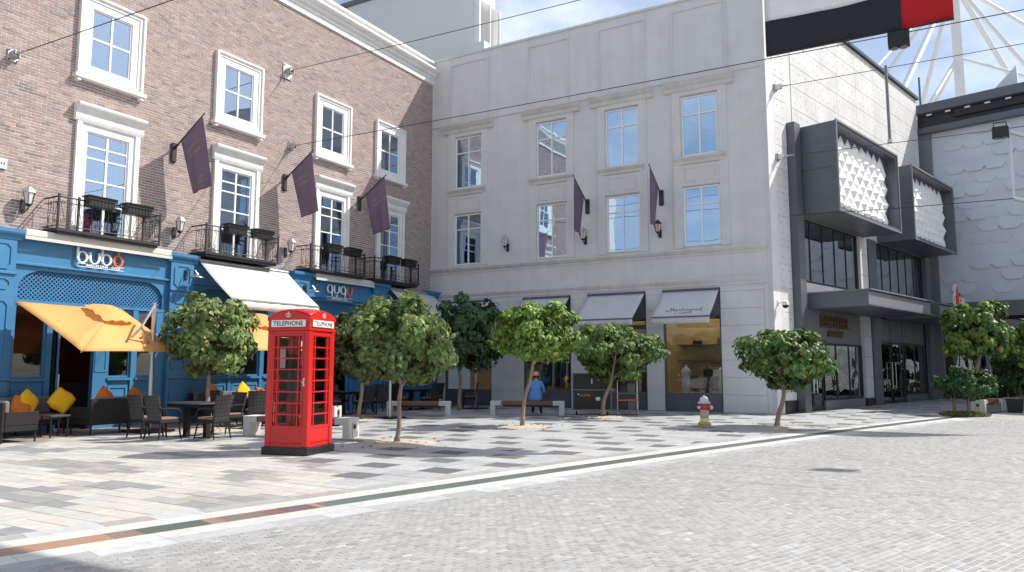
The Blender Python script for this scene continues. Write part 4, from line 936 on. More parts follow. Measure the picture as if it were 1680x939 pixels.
for i in range(7): x = 3.5+i*0.55; m = MB(); m.box(x, x+0.4, 1.2, 1.6, 0.02, rnd.uniform(0.5, 1.4)); m.build('shop_stand', rnd.choice((T['panel_white'], T['cushion'], T['grey_fabric'])), cb)
T['bronze'] = mat('bronze_letters', (0.16, 0.10, 0.055), 0.45, 0.4, var=0.15, scale=6)
# the shop's gilt letters on the panel
ls = empty('letter_sign', PB + DB*4.5 + Vector((0, 0, 2.72)), AB, 'bronze block letters in two lines on the grey panel under the canopy', 'sign')
write(ls, 'ESSENTIEL', -1.30, 0.26, -0.04, 0.62, T['bronze'], 0.006, 0.04, 'lettering', 2.6)
write(ls, 'ANTWERP', -0.72, -0.06, -0.04, 0.32, T['bronze'], 0.004, 0.04, 'lettering', 1.4)
m = MB(); m.box(-1.3, 1.3, 0.0, 0.018, 0.40, 0.44); m.build('mounting_rail', T['dark_metal'], ls)
# dome camera
t = empty('security_camera', PB - DB*0.25 + NB*0.02 + Vector((0, 0, 3.6)), AB, 'white dome security camera on the lit concrete edge', 'camera')
m = MB(); m.cyl((0, 0, 0.08), (0, -0.22, 0.08), 0.03, n=8); m.bbox(-0.06, 0.06, -0.03, 0.0, 0.0, 0.16, 0.01); m.build('arm', T['white_frame'], t)
m = MB(); m.lathe([(0.02, 0.14), (0.10, 0.10), (0.12, 0.0), (0.12, -0.02)], (0, -0.25, 0), 14); m.build('housing', T['white_frame'], t, smooth=40)
m = MB(); m.lathe([(0.105, -0.021), (0.09, -0.08), (0.05, -0.12), (0.01, -0.13)], (0, -0.25, 0), 14); m.build('dome', T['black'], t, smooth=True)
# red upright sign on the second canopy
t = empty('figure_sign', PB + DB*13.4 + NB*2.0 + Vector((0, 0, 4.142)), AB, 'small red and white upright sign on the far canopy above the tree', 'sign')
m = MB(); m.box(-0.75, 0.75, -0.05, 0.05, 0.0, 0.10); m.build('base', T['white_frame'], t)
o_ = [(-0.55, 0.1), (0.05, 0.1), (0.05, 0.62), (-0.06, 0.95), (-0.2, 1.08), (-0.34, 0.95), (-0.42, 0.6), (-0.55, 0.55)]
m = MB(); m.prism(o_, -0.05, 0.05, 'y'); m.build('plate', T['steel_white'], t)
m = MB(); m.prism([(x*0.86-0.03, 0.1+(z-0.1)*0.9+0.03) for x, z in o_], -0.07, -0.051, 'y'); m.build('red_face', T['red'], t)
m = MB(); m.prism([(0.07, 0.1), (0.5, 0.1), (0.5, 0.62), (0.38, 0.72), (0.07, 0.5)], -0.045, 0.045, 'y'); m.build('plate', T['red'], t)
m = MB(); frame_rect(m, 0.10, 0.46, 0.13, 0.5, 0.04, -0.06, -0.046); m.build('white_border', T['white_frame'], t)
m = MB(); m.cyl((0.95, -0.02, 0.3), (0.95, 0.02, 0.3), 0.24, n=18); m.build('disc', T['scale_tile'], t)
# ------------------------------------------------------------------ building clad in pale scales, across the end
hb = empty('scale_clad_building', PB + DB*17.0, AB - math.pi/2, 'pale building clad in overlapping scales below a dark roof beam', 'building')
# own frame here: x = towards the street (w), -y = towards the viewer
m = MB(); m.box(-2.0, 16.0, 0.0, 0.4, 4.42, 14.2); hw_ = m.build('wall', T['scale_tile'], hb)
m = MB(); m.box(-2.0, 16.0, 8.0, 8.4, 0, 14.2); m.build('wall', T['scale_tile'], hb)
m = MB(); m.box(-0.6, 0.42, -0.20, -0.001, 0.0, 13.45); m.build('corner_pier', T['slate_light'], hb)
sm_ = MB(); w, h = 0.84, 0.60
vs = [(-w*0.5, 0, h*0.5), (w*0.5, 0, h*0.5), (w*0.62, -0.05, 0), (w*0.34, -0.10, -h*0.5), (-w*0.34, -0.10, -h*0.5), (-w*0.62, -0.05, 0), (w*0.34, 0, -h*0.5), (-w*0.34, 0, -h*0.5), (w*0.62, 0, 0), (-w*0.62, 0, 0)]
sm_.add(vs, [(0, 1, 2, 5), (5, 2, 3, 4), (4, 3, 6, 7), (2, 8, 6, 3), (5, 4, 7, 9), (1, 8, 2), (0, 5, 9)]); sm_ = sm_.mesh('scale', T['scale_tile'], fix=False)
for r in range(15):
    for i in range(10):
        x = 0.42+0.53+i*w*1.02+(w*0.51 if r % 2 else 0); z = 4.42+0.34+r*h*1.0
        put('scale', sm_, hw_, (x, -0.001-0.004*(r % 2), z), (R(rnd.uniform(-0.5, 1.5)), 0, R(rnd.uniform(-1.5, 1.5))), (1.0, rnd.choice((0.12, 0.2, 0.45, 0.8)), 1.03))
m = MB(); m.box(-2.0, 16.0, -0.9, 0.3, 4.30, 4.415); m.build('soffit', T['slate'], hb)
m = MB(); m.box(-2.0, 16.0, -0.95, -0.901, 3.9, 4.6); m.build('fascia', T['slate'], hb)
m = MB(); m.box(-2.0, 16.0, 1.2, 1.3, 0.0, 4.29); m.build('shop_wall', T['room'], hb)
for i in range(9): m = MB(); x = 0.6+i*1.1; m.box(x, x+0.10, 0.55, 0.7, 0.0, 4.29); m.build('mullion', T['slate'], hb); m = MB(); m.box(x+0.10, x+1.1, 0.6, 0.608, 0.3, 4.2); m.build('pane', T['glass_dark'], hb)
rb_ = MB(); rb_.box(-0.1, 16.0, -0.60, 0.6, 14.30, 14.75); rb_.box(-0.1, 16.0, -0.42, 0.5, 14.28, 14.299); rb_ = rb_.build('roof_beam', T['slate'], hb)
m = MB(); m.box(-0.1, 16.0, -0.45, -0.02, 13.30, 13.58); m.build('lower_beam', T['slate'], rb_)
m = MB(); m.box(-0.1, 16.0, -0.25, 0.35, 13.581, 14.279); m.build('gutter_recess', T['dark_metal'], rb_)
m = MB(); m.box(1.6, 16.0, -0.40, -0.251, 13.85, 14.2); m.build('gutter', T['black'], rb_)
for i in range(9): m = MB(); x = 0.5+i*0.85; m.bbox(x-0.12, x+0.12, -0.50, -0.42, 14.14, 14.22, 0.01); m.build('spot_fitting', T['steel_white'], rb_)
m = MB(); m.prism([(3.0, 14.76), (4.2, 14.76), (4.2, 15.9)], 0.2, 0.4, 'y'); m.build('roof_fin', T['scale_tile'], hb)
m = MB(); m.cyl((0.1, -0.3, 14.76), (0.1, -0.3, 16.3), 0.05, n=6); m.build('roof_post', T['slate'], hb)
# ------------------------------------------------------------------ pale block behind, with a louvred side
tw = empty('rear_block', (36, 30, 0), 0, 'tall pale windowless block rising behind the brick building with a louvred side', 'building')
m = MB(); m.box(-2.0, 0.40, -7.86, 16, 0, 24.2); m.build('wall', T['tower'], tw)
m = MB(); m.box(-2.12, 0.5, -7.95, 16.1, 24.201, 24.5); m.build('roof_edge', T['slate'], tw)
m = MB(); m.box(-1.84, -1.72, -8.20, -7.861, 15.0, 22.5); m.build('louvre_post', T['steel_white'], tw)
for q in (-0.70, 0.36): m = MB(); m.box(q-0.04, q+0.04, -8.24, -8.10, 15.0, 22.5); m.build('louvre_post', T['steel_white'], tw)
m = MB()
for i in range(60):
    z = 15.0+i*0.125
    for a, b in ((-1.715, -0.745), (-0.655, 0.315)): m.add([(a, -8.20, z), (b, -8.20, z), (b, -8.02, z+0.09), (a, -8.02, z+0.09), (a, -8.20, z+0.02), (b, -8.20, z+0.02), (b, -8.02, z+0.11), (a, -8.02, z+0.11)], [(0, 1, 5, 4), (4, 5, 6, 7), (0, 3, 2, 1)])
lv = m.build('louvres', T['steel_white'], tw); lv['kind'] = 'stuff'
m = MB(); m.box(-2.6, -2.001, -9.0, -7.9, 14.0, 19.4); m.build('plant_wall', T['tower'], tw)
# ------------------------------------------------------------------ white stayed mast far behind
ms = empty('stayed_mast', (68.2, -2.2, 0), 0, 'white steel mast with slanting stays rising behind the far roof', 'mast')
m = MB(); m.box(-0.42, 0.42, -0.34, 0.34, 0, 46); m.build('column', T['steel_white'], ms)
A_ = Vector((0, 0, 32.8)); B_ = Vector((0, 0, 26.4)); o0 = Vector((68.2, -2.2, 0))
for nm, p, top, r in (('stay', (58.99, 3.76, 22.83), A_, 0.17), ('stay', (69.11, 3.74, 25.54), A_, 0.20), ('stay', (59.1, 2.09, 20.38), A_, 0.30), ('stay', (73.34, 0.83, 23.62), A_, 0.24), ('stay', (63.51, 0.39, 20.79), B_, 0.20), ('stay', (70.47, -0.07, 22.92), B_, 0.20),
                      ('stay', (66.34, -7.03, 22.99), B_, 0.17), ('stay', (78.17, -7.67, 24.15), A_, 0.30), ('stay', (68.7, -7.28, 23.85), A_, 0.22), ('stay', (76.01, -9.12, 29.53), A_, 0.22)):
    r *= 0.72; p = Vector(p)-o0; q = p + (p-top)*0.9; m = MB(); m.cyl(q, top, r, n=8); m.build(nm, T['steel_white'], ms)
# ------------------------------------------------------------------ cables over the street, their flags and floodlights
def cable(pts, label, sag=0.12, r=0.011):
    a, b = Vector(pts[0]), Vector(pts[1]); n = 24
    t = empty('overhead_cable', a, 0, label, 'cable', 'cables strung across the street')
    P = [(b-a)*i/n + Vector((0, 0, -sag*4*(i/n)*(1-i/n))) for i in range(n+1)]
    m = MB(); m.tube(P, r, 5); m.build('wire', T['dark_metal'], t)
    d = (b-a).normalized(); m = MB(); m.cyl(d*0.02, d*0.38, 0.035, 0.012, 8); m.build('turnbuckle', T['alu'], t)
    return t
def anchor(loc, rz, label, size=0.16):
    t = empty('wall_anchor', loc, rz, label, 'bracket', 'cable anchors')
    m = MB(); m.bbox(-size, size, -0.03, 0.0, -size*1.3, size*1.3, 0.01); m.build('plate', T['alu'], t)
    for s in (-1, 1): m = MB(); m.bbox(s*size*0.4-0.012, s*size*0.4+0.012, -0.25, -0.031, -0.09, 0.09, 0.004); m.build('lug', T['alu'], t)
    m = MB(); m.cyl((-size*0.5, -0.2, 0), (size*0.5, -0.2, 0), 0.02, n=8); m.build('pin', T['dark_metal'], t)
    for sx in (-1, 1):
        for sz in (-1, 1): m = MB(); m.cyl((sx*size*0.75, -0.05, sz*size), (sx*size*0.75, -0.03, sz*size), 0.02, n=6); m.build('bolt', T['dark_metal'], t)
anchor((17.42, VB, 11.5), 0, 'steel cable anchor plate high on the brick between second and third windows', 0.2)
anchor((17.67, VB, 8.98), 0, 'small steel cable anchor on the brick above the second plum flag', 0.11)
anchor((8.90, VB, 8.89), 0, 'steel cable anchor on the brick at the left edge', 0.12)
cable([(17.42, 18.6, 11.52), (17.7, -14, 11.35)], 'upper overhead cable from the brick wall crossing the sky to the big flag', 0.15)
cable([(17.67, 18.6, 8.97), (17.67, -14, 8.72)], 'lower overhead cable passing in front of the grey facade under the big flag', 0.12)
cable([(8.90, 18.6, 8.89), (9.5, -14, 8.8)], 'overhead cable rising across the top left window', 0.05)
cable([(8.90, 18.6, 11.5), (9.5, -14, 11.4)], 'overhead cable out of sight above the left of the street', 0.05)
anchor(tuple(PB + NB*0.03 + DB*0.1 + Vector((0, 0, 11.2))), AB, 'steel cable anchor high on the edge of the concrete panels', 0.1)
anchor(tuple(PB + NB*0.03 + DB*0.1 + Vector((0, 0, 8.72))), AB, 'steel cable anchor on the concrete edge level with the facet box', 0.1)
p_ = PB + NB*0.25 + DB*0.1
cable([(p_.x, p_.y, 11.2), (25.5, -14, 11.0)], 'upper cable from the concrete edge across the lit panels', 0.06)
cable([(p_.x, p_.y, 8.72), (25.5, -14, 8.5)], 'cable from the concrete edge crossing the facet boxes', 0.08)
t = empty('cable_spreader', (26.1, 1.15, 8.68), 0, 'thin grey rod hanging between two cables before the concrete wall', 'rod'); m = MB(); m.cyl((0, 0, 0), (0, 0, 2.5), 0.045, n=8); m.build('rod', T['slate_light'], t); m = MB(); m.cyl((0, 0, -0.05), (0, 0, 0.05), 0.07, n=8); m.build('clamp', T['alu'], t)
t = empty('cable_truss', (26.0, -2.0, 6.44), 0, 'light steel rod frame hanging from the cable at the right edge', 'frame')
for a, b, r in (((0, 0, 0), (0, 0, 2.0), 0.03), ((0, 0, 2.0), (0.2, -1.6, 1.3), 0.05), ((0, 0, 0), (0.2, -1.6, -0.6), 0.05)): m = MB(); m.cyl(a, b, r, n=8); m.build('rod', T['alu'], t)
m = MB(); m.tube([(0, 0, 0), (-0.1, 3.2, 0.02), (-0.2, 6.2, 0.1)], 0.012, 5); m.build('wire', T['dark_metal'], t)
def flood(loc, label, rz=0):
    t = empty('floodlight', loc, rz, label, 'floodlight', 'floodlights on the cables')
    m = MB(); m.bbox(-0.12, 0.12, -0.21, 0.21, -0.20, 0.12, 0.015); m.build('housing', T['black'], t)
    for s in (-0.09, 0.09): m = MB(); m.cyl((0, s, -0.201), (0, s, -0.235), 0.075, 0.085, 12); m.build('lens', T['alu'], t)
    m = MB(); m.tube([(0, -0.16, 0.12), (0, -0.16, 0.26), (0, 0.16, 0.26), (0, 0.16, 0.12)], 0.02, 6); m.build('bracket', T['black'], t)
    m = MB(); m.cyl((-0.125, 0, -0.02), (-0.12, 0, -0.02), 0.13, n=16); m.build('back_ring', T['dark_metal'], t)
flood((17.67, 0.5, 8.62), 'black floodlight box hanging under the big flag')
flood((17.67, -4.7, 8.5), 'black floodlight out of frame above the road')
flood((25.95, -1.78, 8.50), 'small black floodlight box before the pale scale wall')
def street_flag(u, v0, v1, z0, z1, label):
    t = empty('street_flag', (u, (v0+v1)/2, z0), 0, label, 'flag', 'big flags hung over the street'); W = v1-v0; H = z1-z0
    # hoist stripe on the -v side, three bands beyond it
    def sheet(a, b, c, d, mt, name):
        m = MB(); n = 16; k = 8
        def S(y, z): return (0.035*math.sin(y*2.3+z*0.7)+0.012*math.sin(y*6.1), y, z - 0.03*math.sin((y+W/2)/W*math.pi)*(z/H))
        vs = [S(a+(b-a)*i/n, c+(d-c)*j/k) for j in range(k+1) for i in range(n+1)]
        m.add(vs, [(j*(n+1)+i, j*(n+1)+i+1, (j+1)*(n+1)+i+1, (j+1)*(n+1)+i) for j in range(k) for i in range(n)])
        o = m.build(name, mt, t, smooth=True); md = o.modifiers.new('thickness', 'SOLIDIFY'); md.thickness = 0.004
    y0, y1 = -W/2, W/2; ys = y0+W*0.255
    sheet(y0, ys, 0, H, T['flag_red'], 'red_band'); sheet(ys, y1, 0, H/3, T['flag_black'], 'black_band'); sheet(ys, y1, H/3, 2*H/3, T['flag_white'], 'white_band'); sheet(ys, y1, 2*H/3, H, T['flag_green'], 'green_band')
    m = MB(); m.cyl((0, y0, 0.0), (0, y1, 0.0), 0.022, n=6); m.build('hem_bar', T['dark_metal'], t)
    for i in range(6):
        y = y0+0.1+(W-0.2)*i/5
        for za, zb in ((-0.14, 0.02), (H-0.05, H+0.12)): m = MB(); m.tube([(0, y, za), (0.012, y+0.01, (za+zb)/2), (0, y, zb)], 0.009, 5); m.build('tie', T['panel_white'], t)
T['flag_red'] = mat('flag_red', (0.55, 0.012, 0.02), 0.75, var=0.04, trans=0.3); T['flag_black'] = mat('flag_black', (0.016, 0.017, 0.026), 0.75, var=0.06, trans=0.05)
T['flag_white'] = mat('flag_white', (0.80, 0.80, 0.80), 0.75, var=0.03, trans=0.35); T['flag_green'] = mat('flag_green', (0.01, 0.20, 0.05), 0.75, var=0.04, trans=0.25)
street_flag(17.67, -0.55, 3.26, 8.80, 11.30, 'big red, white and black flag hung across the street')
street_flag(9.25, -1.15, 2.7, 8.82, 11.32, 'big flag above the frame that shades the near left corner')
street_flag(25.55, -6.85, -3.05, 8.55, 11.0, 'big flag beyond the right edge that shades the drain line')
# ------------------------------------------------------------------ telephone box
def phone_box():
    L = 0.92; rot = R(13)
    c0 = Vector((9.55, 9.55, 0)); ex = Vector((math.cos(rot), math.sin(rot), 0)); ey = Vector((-math.sin(rot), math.cos(rot), 0))
    t = empty('telephone_box', c0 + ex*L/2 + ey*L/2, rot, 'red british style telephone box with glazed sides on a black plinth', 'telephone box')
    m = MB(); m.bbox(-0.46, 0.46, -0.46, 0.46, 0.0, 0.135, 0.012); m.build('plinth', T['black'], t)
    b = 0.425                                                     # half width of the body
    m = MB()
    for sx in (-1, 1):
        for sy in (-1, 1):
            x, y = sx*(b-0.055), sy*(b-0.055); m.bbox(x-0.055, x+0.055, y-0.055, y+0.055, 0.135, 2.16, 0.012)
            x, y = sx*(b-0.12), sy*(b-0.12); m.box(x-0.03, x+0.03, y-0.03, y+0.03, 0.14, 2.15)
    m.box(-b+0.02, b-0.02, -b+0.02, b-0.02, 0.136, 0.20)
    body = m.build('frame', T['red'], t)
    m = MB(); m.box(-b-0.012, b+0.012, -b-0.012, b+0.012, 2.161, 2.195); m.box(-b+0.005, b-0.005, -b+0.005, b-0.005, 2.196, 2.40); m.build('head', T['red'], t)
    # segmental pediments and domed roof
    def arc(w, z0, rise, n=14): return [(-w+2*w*i/n, z0+rise*(1-((2*i/n-1)**2))) for i in range(n+1)]
    for k in range(4):
        m = MB(); a = arc(b+0.004, 2.395, 0.105); m.prism(a + [(b+0.004, 2.34), (-b-0.004, 2.34)], -b-0.012, -b+0.03, 'y')
        m.build('pediment', T['red'], t, rot=(0, 0, k*math.pi/2))
    m = MB(); n = 14; vs = []
    for i in range(n+1):
        for j in range(n+1):
            x = -1+2*i/n; y = -1+2*j/n; q = max(0, (1-x*x))*0.5+max(0, (1-y*y))*0.5; z = 2.40+0.105*max(1-x*x if abs(y) > 0.999 else 0, 1-y*y if abs(x) > 0.999 else 0)
            if abs(x) < 0.999 and abs(y) < 0.999: z = 2.40 + 0.105*(1-x*x)*abs(y)**3 + 0.105*(1-y*y)*abs(x)**3 + 0.155*(1-abs(y)**3)*(1-abs(x)**3)
            vs.append((x*(b+0.004), y*(b+0.004), z+0.012))
    m.add(vs, [(i*(n+1)+j, (i+1)*(n+1)+j, (i+1)*(n+1)+j+1, i*(n+1)+j+1) for i in range(n) for j in range(n)])
    o = m.build('roof', T['red'], t, smooth=True); md = o.modifiers.new('thickness', 'SOLIDIFY'); md.thickness = 0.02; md.offset = -1
    # four glazed sides: side 0 faces -y (right in the picture), side 3 faces -x (left)
    rows = 8; z0, z1 = 0.50, 2.06; hz = (z1-z0)/rows
    xs = [-0.280, -0.208, 0.208, 0.280]
    def side(k, name):
        d = empty(name, (0, 0, 0)); d.parent = t; d.rotation_euler = (0, 0, k*math.pi/2)
        y = -b+0.02
        m = MB(); m.box(-0.315, 0.315, y, y+0.045, 0.21, z0); m.box(-0.315, 0.315, y, y+0.045, z1, 2.155); m.box(-0.315, xs[0], y, y+0.045, z0, z1); m.box(xs[3], 0.315, y, y+0.045, z0, z1)
        frame_rect(m, -0.312, 0.312, 0.46, 2.10, 0.03, y-0.012, y-0.0005)
        d.empty_display_size = 0.05
        me = m.mesh('side_panel', T['red'])
        p = bpy.data.objects.new(name, me); COL.objects.link(p); p.parent = t; p.rotation_euler = (0, 0, k*math.pi/2); bpy.data.objects.remove(d)
        for i in range(1, rows): m = MB(); z = z0+hz*i; m.box(xs[0], xs[3], y-0.004, y+0.04, z-0.0115, z+0.0115); m.build('glazing_bar', T['red'], p)
        for x in xs[1:3]: m = MB(); m.box(x-0.0115, x+0.0115, y-0.007, y+0.041, z0, z1); m.build('glazing_bar', T['red'], p)
        for i in range(rows):
            for xa, xb in zip(xs, xs[1:]):
                m = MB(); m.box(xa+0.008, xb-0.008, y+0.016, y+0.021, z0+hz*i+0.008, z0+hz*(i+1)-0.008); m.build('pane', T['glass_box'], p)
        return p, y
    for k in (0, 1, 2): side(k, 'side_panel')
    p, y = side(3, 'door')
    m = MB(); m.bbox(0.318, 0.352, y-0.03, y, 1.18, 1.33, 0.006); m.cyl((0.335, y-0.05, 1.25), (0.335, y-0.02, 1.25), 0.02, n=10); m.build('handle', T['alu'], p)
    m = MB(); m.box(-0.30, -0.27, y-0.02, y-0.001, 0.9, 1.05); m.build('hinge', T['red'], p)
    # TELEPHONE panels and crowns
    for k in range(4):
        m = MB(); m.bbox(-0.345, 0.345, -b-0.022, -b+0.004, 2.225, 2.345, 0.006); pn = m.build('sign_panel', T['panel_white'], t, rot=(0, 0, k*math.pi/2))
        q = text_mb('TELEPHONE', 0.115, 0.001, 0.002); f = 0.60/q.w; q.v = [(v[0]*f-0.30, -b-0.0235-v[2], 2.245+v[1]*0.08/q.h) for v in q.v]; q.build('lettering', T['letter_black'], pn)
        m = MB(); y_ = -b-0.013; cz = 2.425
        m.prism([(-0.038, cz-0.03), (0.038, cz-0.03), (0.034, cz-0.012), (-0.034, cz-0.012)], y_-0.012, y_, 'y')
        for a in (-1, 1): m.tube([(a*0.034, y_-0.006, cz-0.012), (a*0.048, y_-0.008, cz+0.012), (a*0.034, y_-0.01, cz+0.034), (a*0.004, y_-0.008, cz+0.026)], 0.0075, 6)
        m.tube([(0, y_-0.006, cz-0.012), (0, y_-0.012, cz+0.026)], 0.008, 6); m.cyl((0, y_-0.014, cz+0.038), (0, y_, cz+0.038), 0.011, n=8); m.box(-0.012, 0.012, y_-0.012, y_-0.004, cz+0.050, cz+0.056); m.box(-0.004, 0.004, y_-0.012, y_-0.004, cz+0.046, cz+0.066)
        m.build('crown_emblem', T['gold_paint'], t, rot=(0, 0, k*math.pi/2))
    # apparatus inside
    m = MB(); m.box(0.12, 0.34, 0.26, 0.36, 0.95, 1.75); m.build('backboard', T['black'], t)
    m = MB(); m.bbox(0.14, 0.31, 0.14, 0.259, 1.05, 1.55, 0.015); ph = m.build('telephone', T['dark_metal'], t)
    m = MB(); m.tube([(0.16, 0.14, 1.50), (0.16, 0.11, 1.46), (0.16, 0.11, 1.30), (0.16, 0.14, 1.26)], 0.022, 8); m.build('handset', T['black'], ph)
    m = MB(); m.box(-0.20, 0.04, 0.352, 0.36, 1.50, 1.85); m.build('notice', T['panel_white'], t)
T['gold_paint'] = mat('crown_paint', (0.72, 0.60, 0.46), 0.4, var=0.05)
phone_box()
# ------------------------------------------------------------------ trees
def leaf_cloud(m, c, rad, n, size, cols, seed, flat=1.0, clumps=60):
    rg = random.Random(seed); c = Vector(c); cl = []
    for i in range(clumps):
        while True:
            d = Vector((rg.uniform(-1, 1), rg.uniform(-1, 1), rg.uniform(-1, 1)))
            if 0.2 < d.length < 1: break
        d = d.normalized()*rg.uniform(0.50, 0.96)*(1+0.24*noise.noise(d*2.2+Vector((seed, 0, 0))))
        if d.z < -0.78: d.z = -0.78 + 0.15*rg.random()
        cl.append((d, rg.uniform(0.13, 0.33), rg.uniform(0.68, 1.25)))
    for i in range(n):
        cd, cr, cb_ = rg.choice(cl)
        d = Vector((rg.gauss(0, 1), rg.gauss(0, 1), rg.gauss(0, 1))).normalized()*cr*rg.random()**0.4
        p = cd + d
        if p.z < -1.0 + 0.12*rg.random() or (p.length < 0.35 and rg.random() < 0.7): continue
        w = c + Vector((p.x*rad[0], p.y*rad[1], p.z*rad[2]))
        out = (p.normalized()*0.55 + d.normalized()*0.35 + Vector((0, 0, 0.30)) + Vector((rg.gauss(0, .38), rg.gauss(0, .38), rg.gauss(0, .38)))).normalized()
        q = out.to_track_quat('Z', 'Y'); a = rg.uniform(0, 2*math.pi); s = size*rg.uniform(0.6, 1.25)
        # leaf hangs: tip turned down
        dn = Vector((0, 0, -1)) - out*Vector((0, 0, -1)).dot(out)
        if dn.length > 0.05: ax = (dn.normalized() + Vector((rg.gauss(0, .5), rg.gauss(0, .5), rg.gauss(0, .5)))*0.8)
        else: ax = q @ Vector((math.cos(a), math.sin(a), 0))
        ax = (ax - out*ax.dot(out)).normalized(); sd = out.cross(ax); cu = out*(-0.16*s)
        base = w; P = [base - ax*0.45*s, base - ax*0.22*s + sd*0.46*s + cu*0.6, base + ax*0.12*s + sd*0.36*s + cu*0.7, base + ax*0.62*s + cu*1.1, base + ax*0.12*s - sd*0.36*s + cu*0.7, base - ax*0.22*s - sd*0.46*s + cu*0.6, base + ax*0.1*s + out*0.03*s]
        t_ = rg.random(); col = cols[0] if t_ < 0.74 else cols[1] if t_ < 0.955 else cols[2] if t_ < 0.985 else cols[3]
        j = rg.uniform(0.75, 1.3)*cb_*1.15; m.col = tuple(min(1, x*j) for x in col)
        m.add(P, [(0, 1, 2, 6), (6, 2, 3), (6, 3, 4), (0, 6, 4, 5)])
GREEN = [(0.085, 0.155, 0.038), (0.15, 0.23, 0.045), (0.26, 0.21, 0.055), (0.20, 0.11, 0.05)]
DUSTY = [(0.135, 0.20, 0.062), (0.20, 0.275, 0.08), (0.32, 0.25, 0.11), (0.24, 0.14, 0.075)]
LUSH = [(0.12, 0.215, 0.036), (0.24, 0.34, 0.05), (0.24, 0.20, 0.04), (0.16, 0.09, 0.04)]
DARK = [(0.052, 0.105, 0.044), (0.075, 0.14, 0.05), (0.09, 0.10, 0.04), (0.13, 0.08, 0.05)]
def tree(base, cc, rad, label, cols, seed, n=2600, size=0.20, tr=0.055, lean=(0, 0), sand=0.8, forks=4, name='tree', bendy=0.03):
    rg = random.Random(seed); b = Vector((base[0], base[1], 0)); c = Vector(cc); rad = tuple(q*1.11 for q in rad); n = int(n*2.0); size *= 0.80
    t = empty(name, b, 0, label, 'tree', 'small round-headed street trees')
    zb = c.z-rad[2]*0.80
    top = Vector((c.x-b.x+lean[0], c.y-b.y+lean[1], zb))
    P = []; rs = []
    for i in range(9):
        s = i/8; p = Vector((top.x*s, top.y*s, zb*s)) + Vector((bendy*math.sin(s*5+seed), bendy*math.cos(s*4.3+seed), 0))*math.sin(math.pi*s)*1.4; P.append(p); rs.append(tr*(1.25 if i == 0 else 1.0)*(1-0.30*s)*(1+0.06*math.sin(i*3.1+seed)))
    m = MB(); m.tube(P, rs, 10)
    for k in range(forks):
        a = 2*math.pi*k/forks+rg.uniform(-.3, .3); r_ = rg.uniform(0.45, 0.7)
        e = Vector((c.x-b.x+rad[0]*r_*math.cos(a), c.y-b.y+rad[1]*r_*math.sin(a), c.z+rad[2]*rg.uniform(-0.1, 0.35))); q = P[-1]*0.5+e*0.5+Vector((0, 0, -0.08))
        m.tube([P[-1]-Vector((0, 0, 0.05)), P[-1]*0.75+e*0.25, q, e], [tr*0.55, tr*0.45, tr*0.32, tr*0.12], 6)
        for j in range(3):
            e2 = e*0.6+q*0.4+Vector((rg.uniform(-.4, .4)*rad[0], rg.uniform(-.4, .4)*rad[1], rg.uniform(-.1, .5)*rad[2])); m.tube([q, (q+e2)*0.5+Vector((0, 0, .03)), e2], [tr*0.22, tr*0.16, tr*0.06], 5)
    m.build('trunk', T['bark'], t, smooth=True)
    m = MB(); leaf_cloud(m, c-b, rad, n, size, cols, seed); m.build('crown', T['leaf'], t, attr=True, fix=False, smooth=False)
    if sand:
        sand *= 0.86
        m = MB(); N_ = 40; vs = [(0, 0, 0.03)]
        for ring, z in ((0.55, 0.028), (0.85, 0.018), (1.0, -0.004)):
            for i in range(N_): a = 2*math.pi*i/N_; k = ring*sand*(1+(0.16*noise.noise(Vector((math.cos(a)*2, math.sin(a)*2, seed)))+0.05*rg.uniform(-1, 1))*(ring > 0.8)); vs.append((k*math.cos(a), k*math.sin(a), z+rg.uniform(-.006, .006)*(ring < 0.9)))
        fs = [(0, 1+i, 1+(i+1) % N_) for i in range(N_)]
        for q in range(2): fs += [(1+q*N_+i, 1+(q+1)*N_+i, 1+(q+1)*N_+(i+1) % N_, 1+q*N_+(i+1) % N_) for i in range(N_)]
        m.add(vs, fs); s_ = m.build('sand_bed', T['sand'], None, (b.x, b.y, 0.001), smooth=True); tag(s_, kind='structure')
    return t
tree((12.35, 15.58), (12.25, 15.62, 2.28), (1.06, 1.06, 0.95), 'dusty green round tree behind the cafe table with wicker chairs', DUSTY, 3, 2700, 0.185, 0.06, (0.0, 0.0), 0.85)
tree((12.14, 9.68), (12.26, 9.58, 1.97), (0.98, 0.98, 0.88), 'dusty green tree standing right beside the red telephone box', DUSTY, 8, 3000, 0.17, 0.055, (-0.05, 0.05), 0.95)
tree((17.16, 15.12), (17.12, 14.98, 2.2), (1.15, 1.15, 1.0), 'brownish tree half hidden behind the tree beside the telephone box', [(0.085, 0.105, 0.045), (0.11, 0.14, 0.05), (0.19, 0.15, 0.06), (0.15, 0.09, 0.05)], 12, 2600, 0.18, 0.07, (0, 0), 0.9)
tree((17.14, 9.57), (17.35, 9.28, 2.40), (1.10, 1.10, 0.78), 'bright green tree with a slanting bare trunk before the bench and seated person', LUSH, 17, 3000, 0.175, 0.055, (-0.05, 0.05), 0.8, bendy=0.05)
tree((21.79, 9.32), (22.02, 8.80, 1.94), (1.36, 1.36, 0.84), 'broad green tree before the black flight case and plain grey awning', GREEN, 23, 3200, 0.19, 0.07, (-0.1, 0.25), 0.8, bendy=0.06)
tree((20.22, 3.82), (20.28, 3.62, 1.70), (1.10, 1.10, 0.76), 'dark green round tree standing alone before the concrete corner', GREEN, 31, 3000, 0.175, 0.07, (0, 0), 0.8)
tree((22.37, 15.01), (22.50, 14.80, 2.75), (1.28, 1.28, 1.25), 'tall bluish green tree in full shade at the building corner', DARK, 37, 3000, 0.21, 0.075, (-0.25, 0.2), 0.7, bendy=0.05)
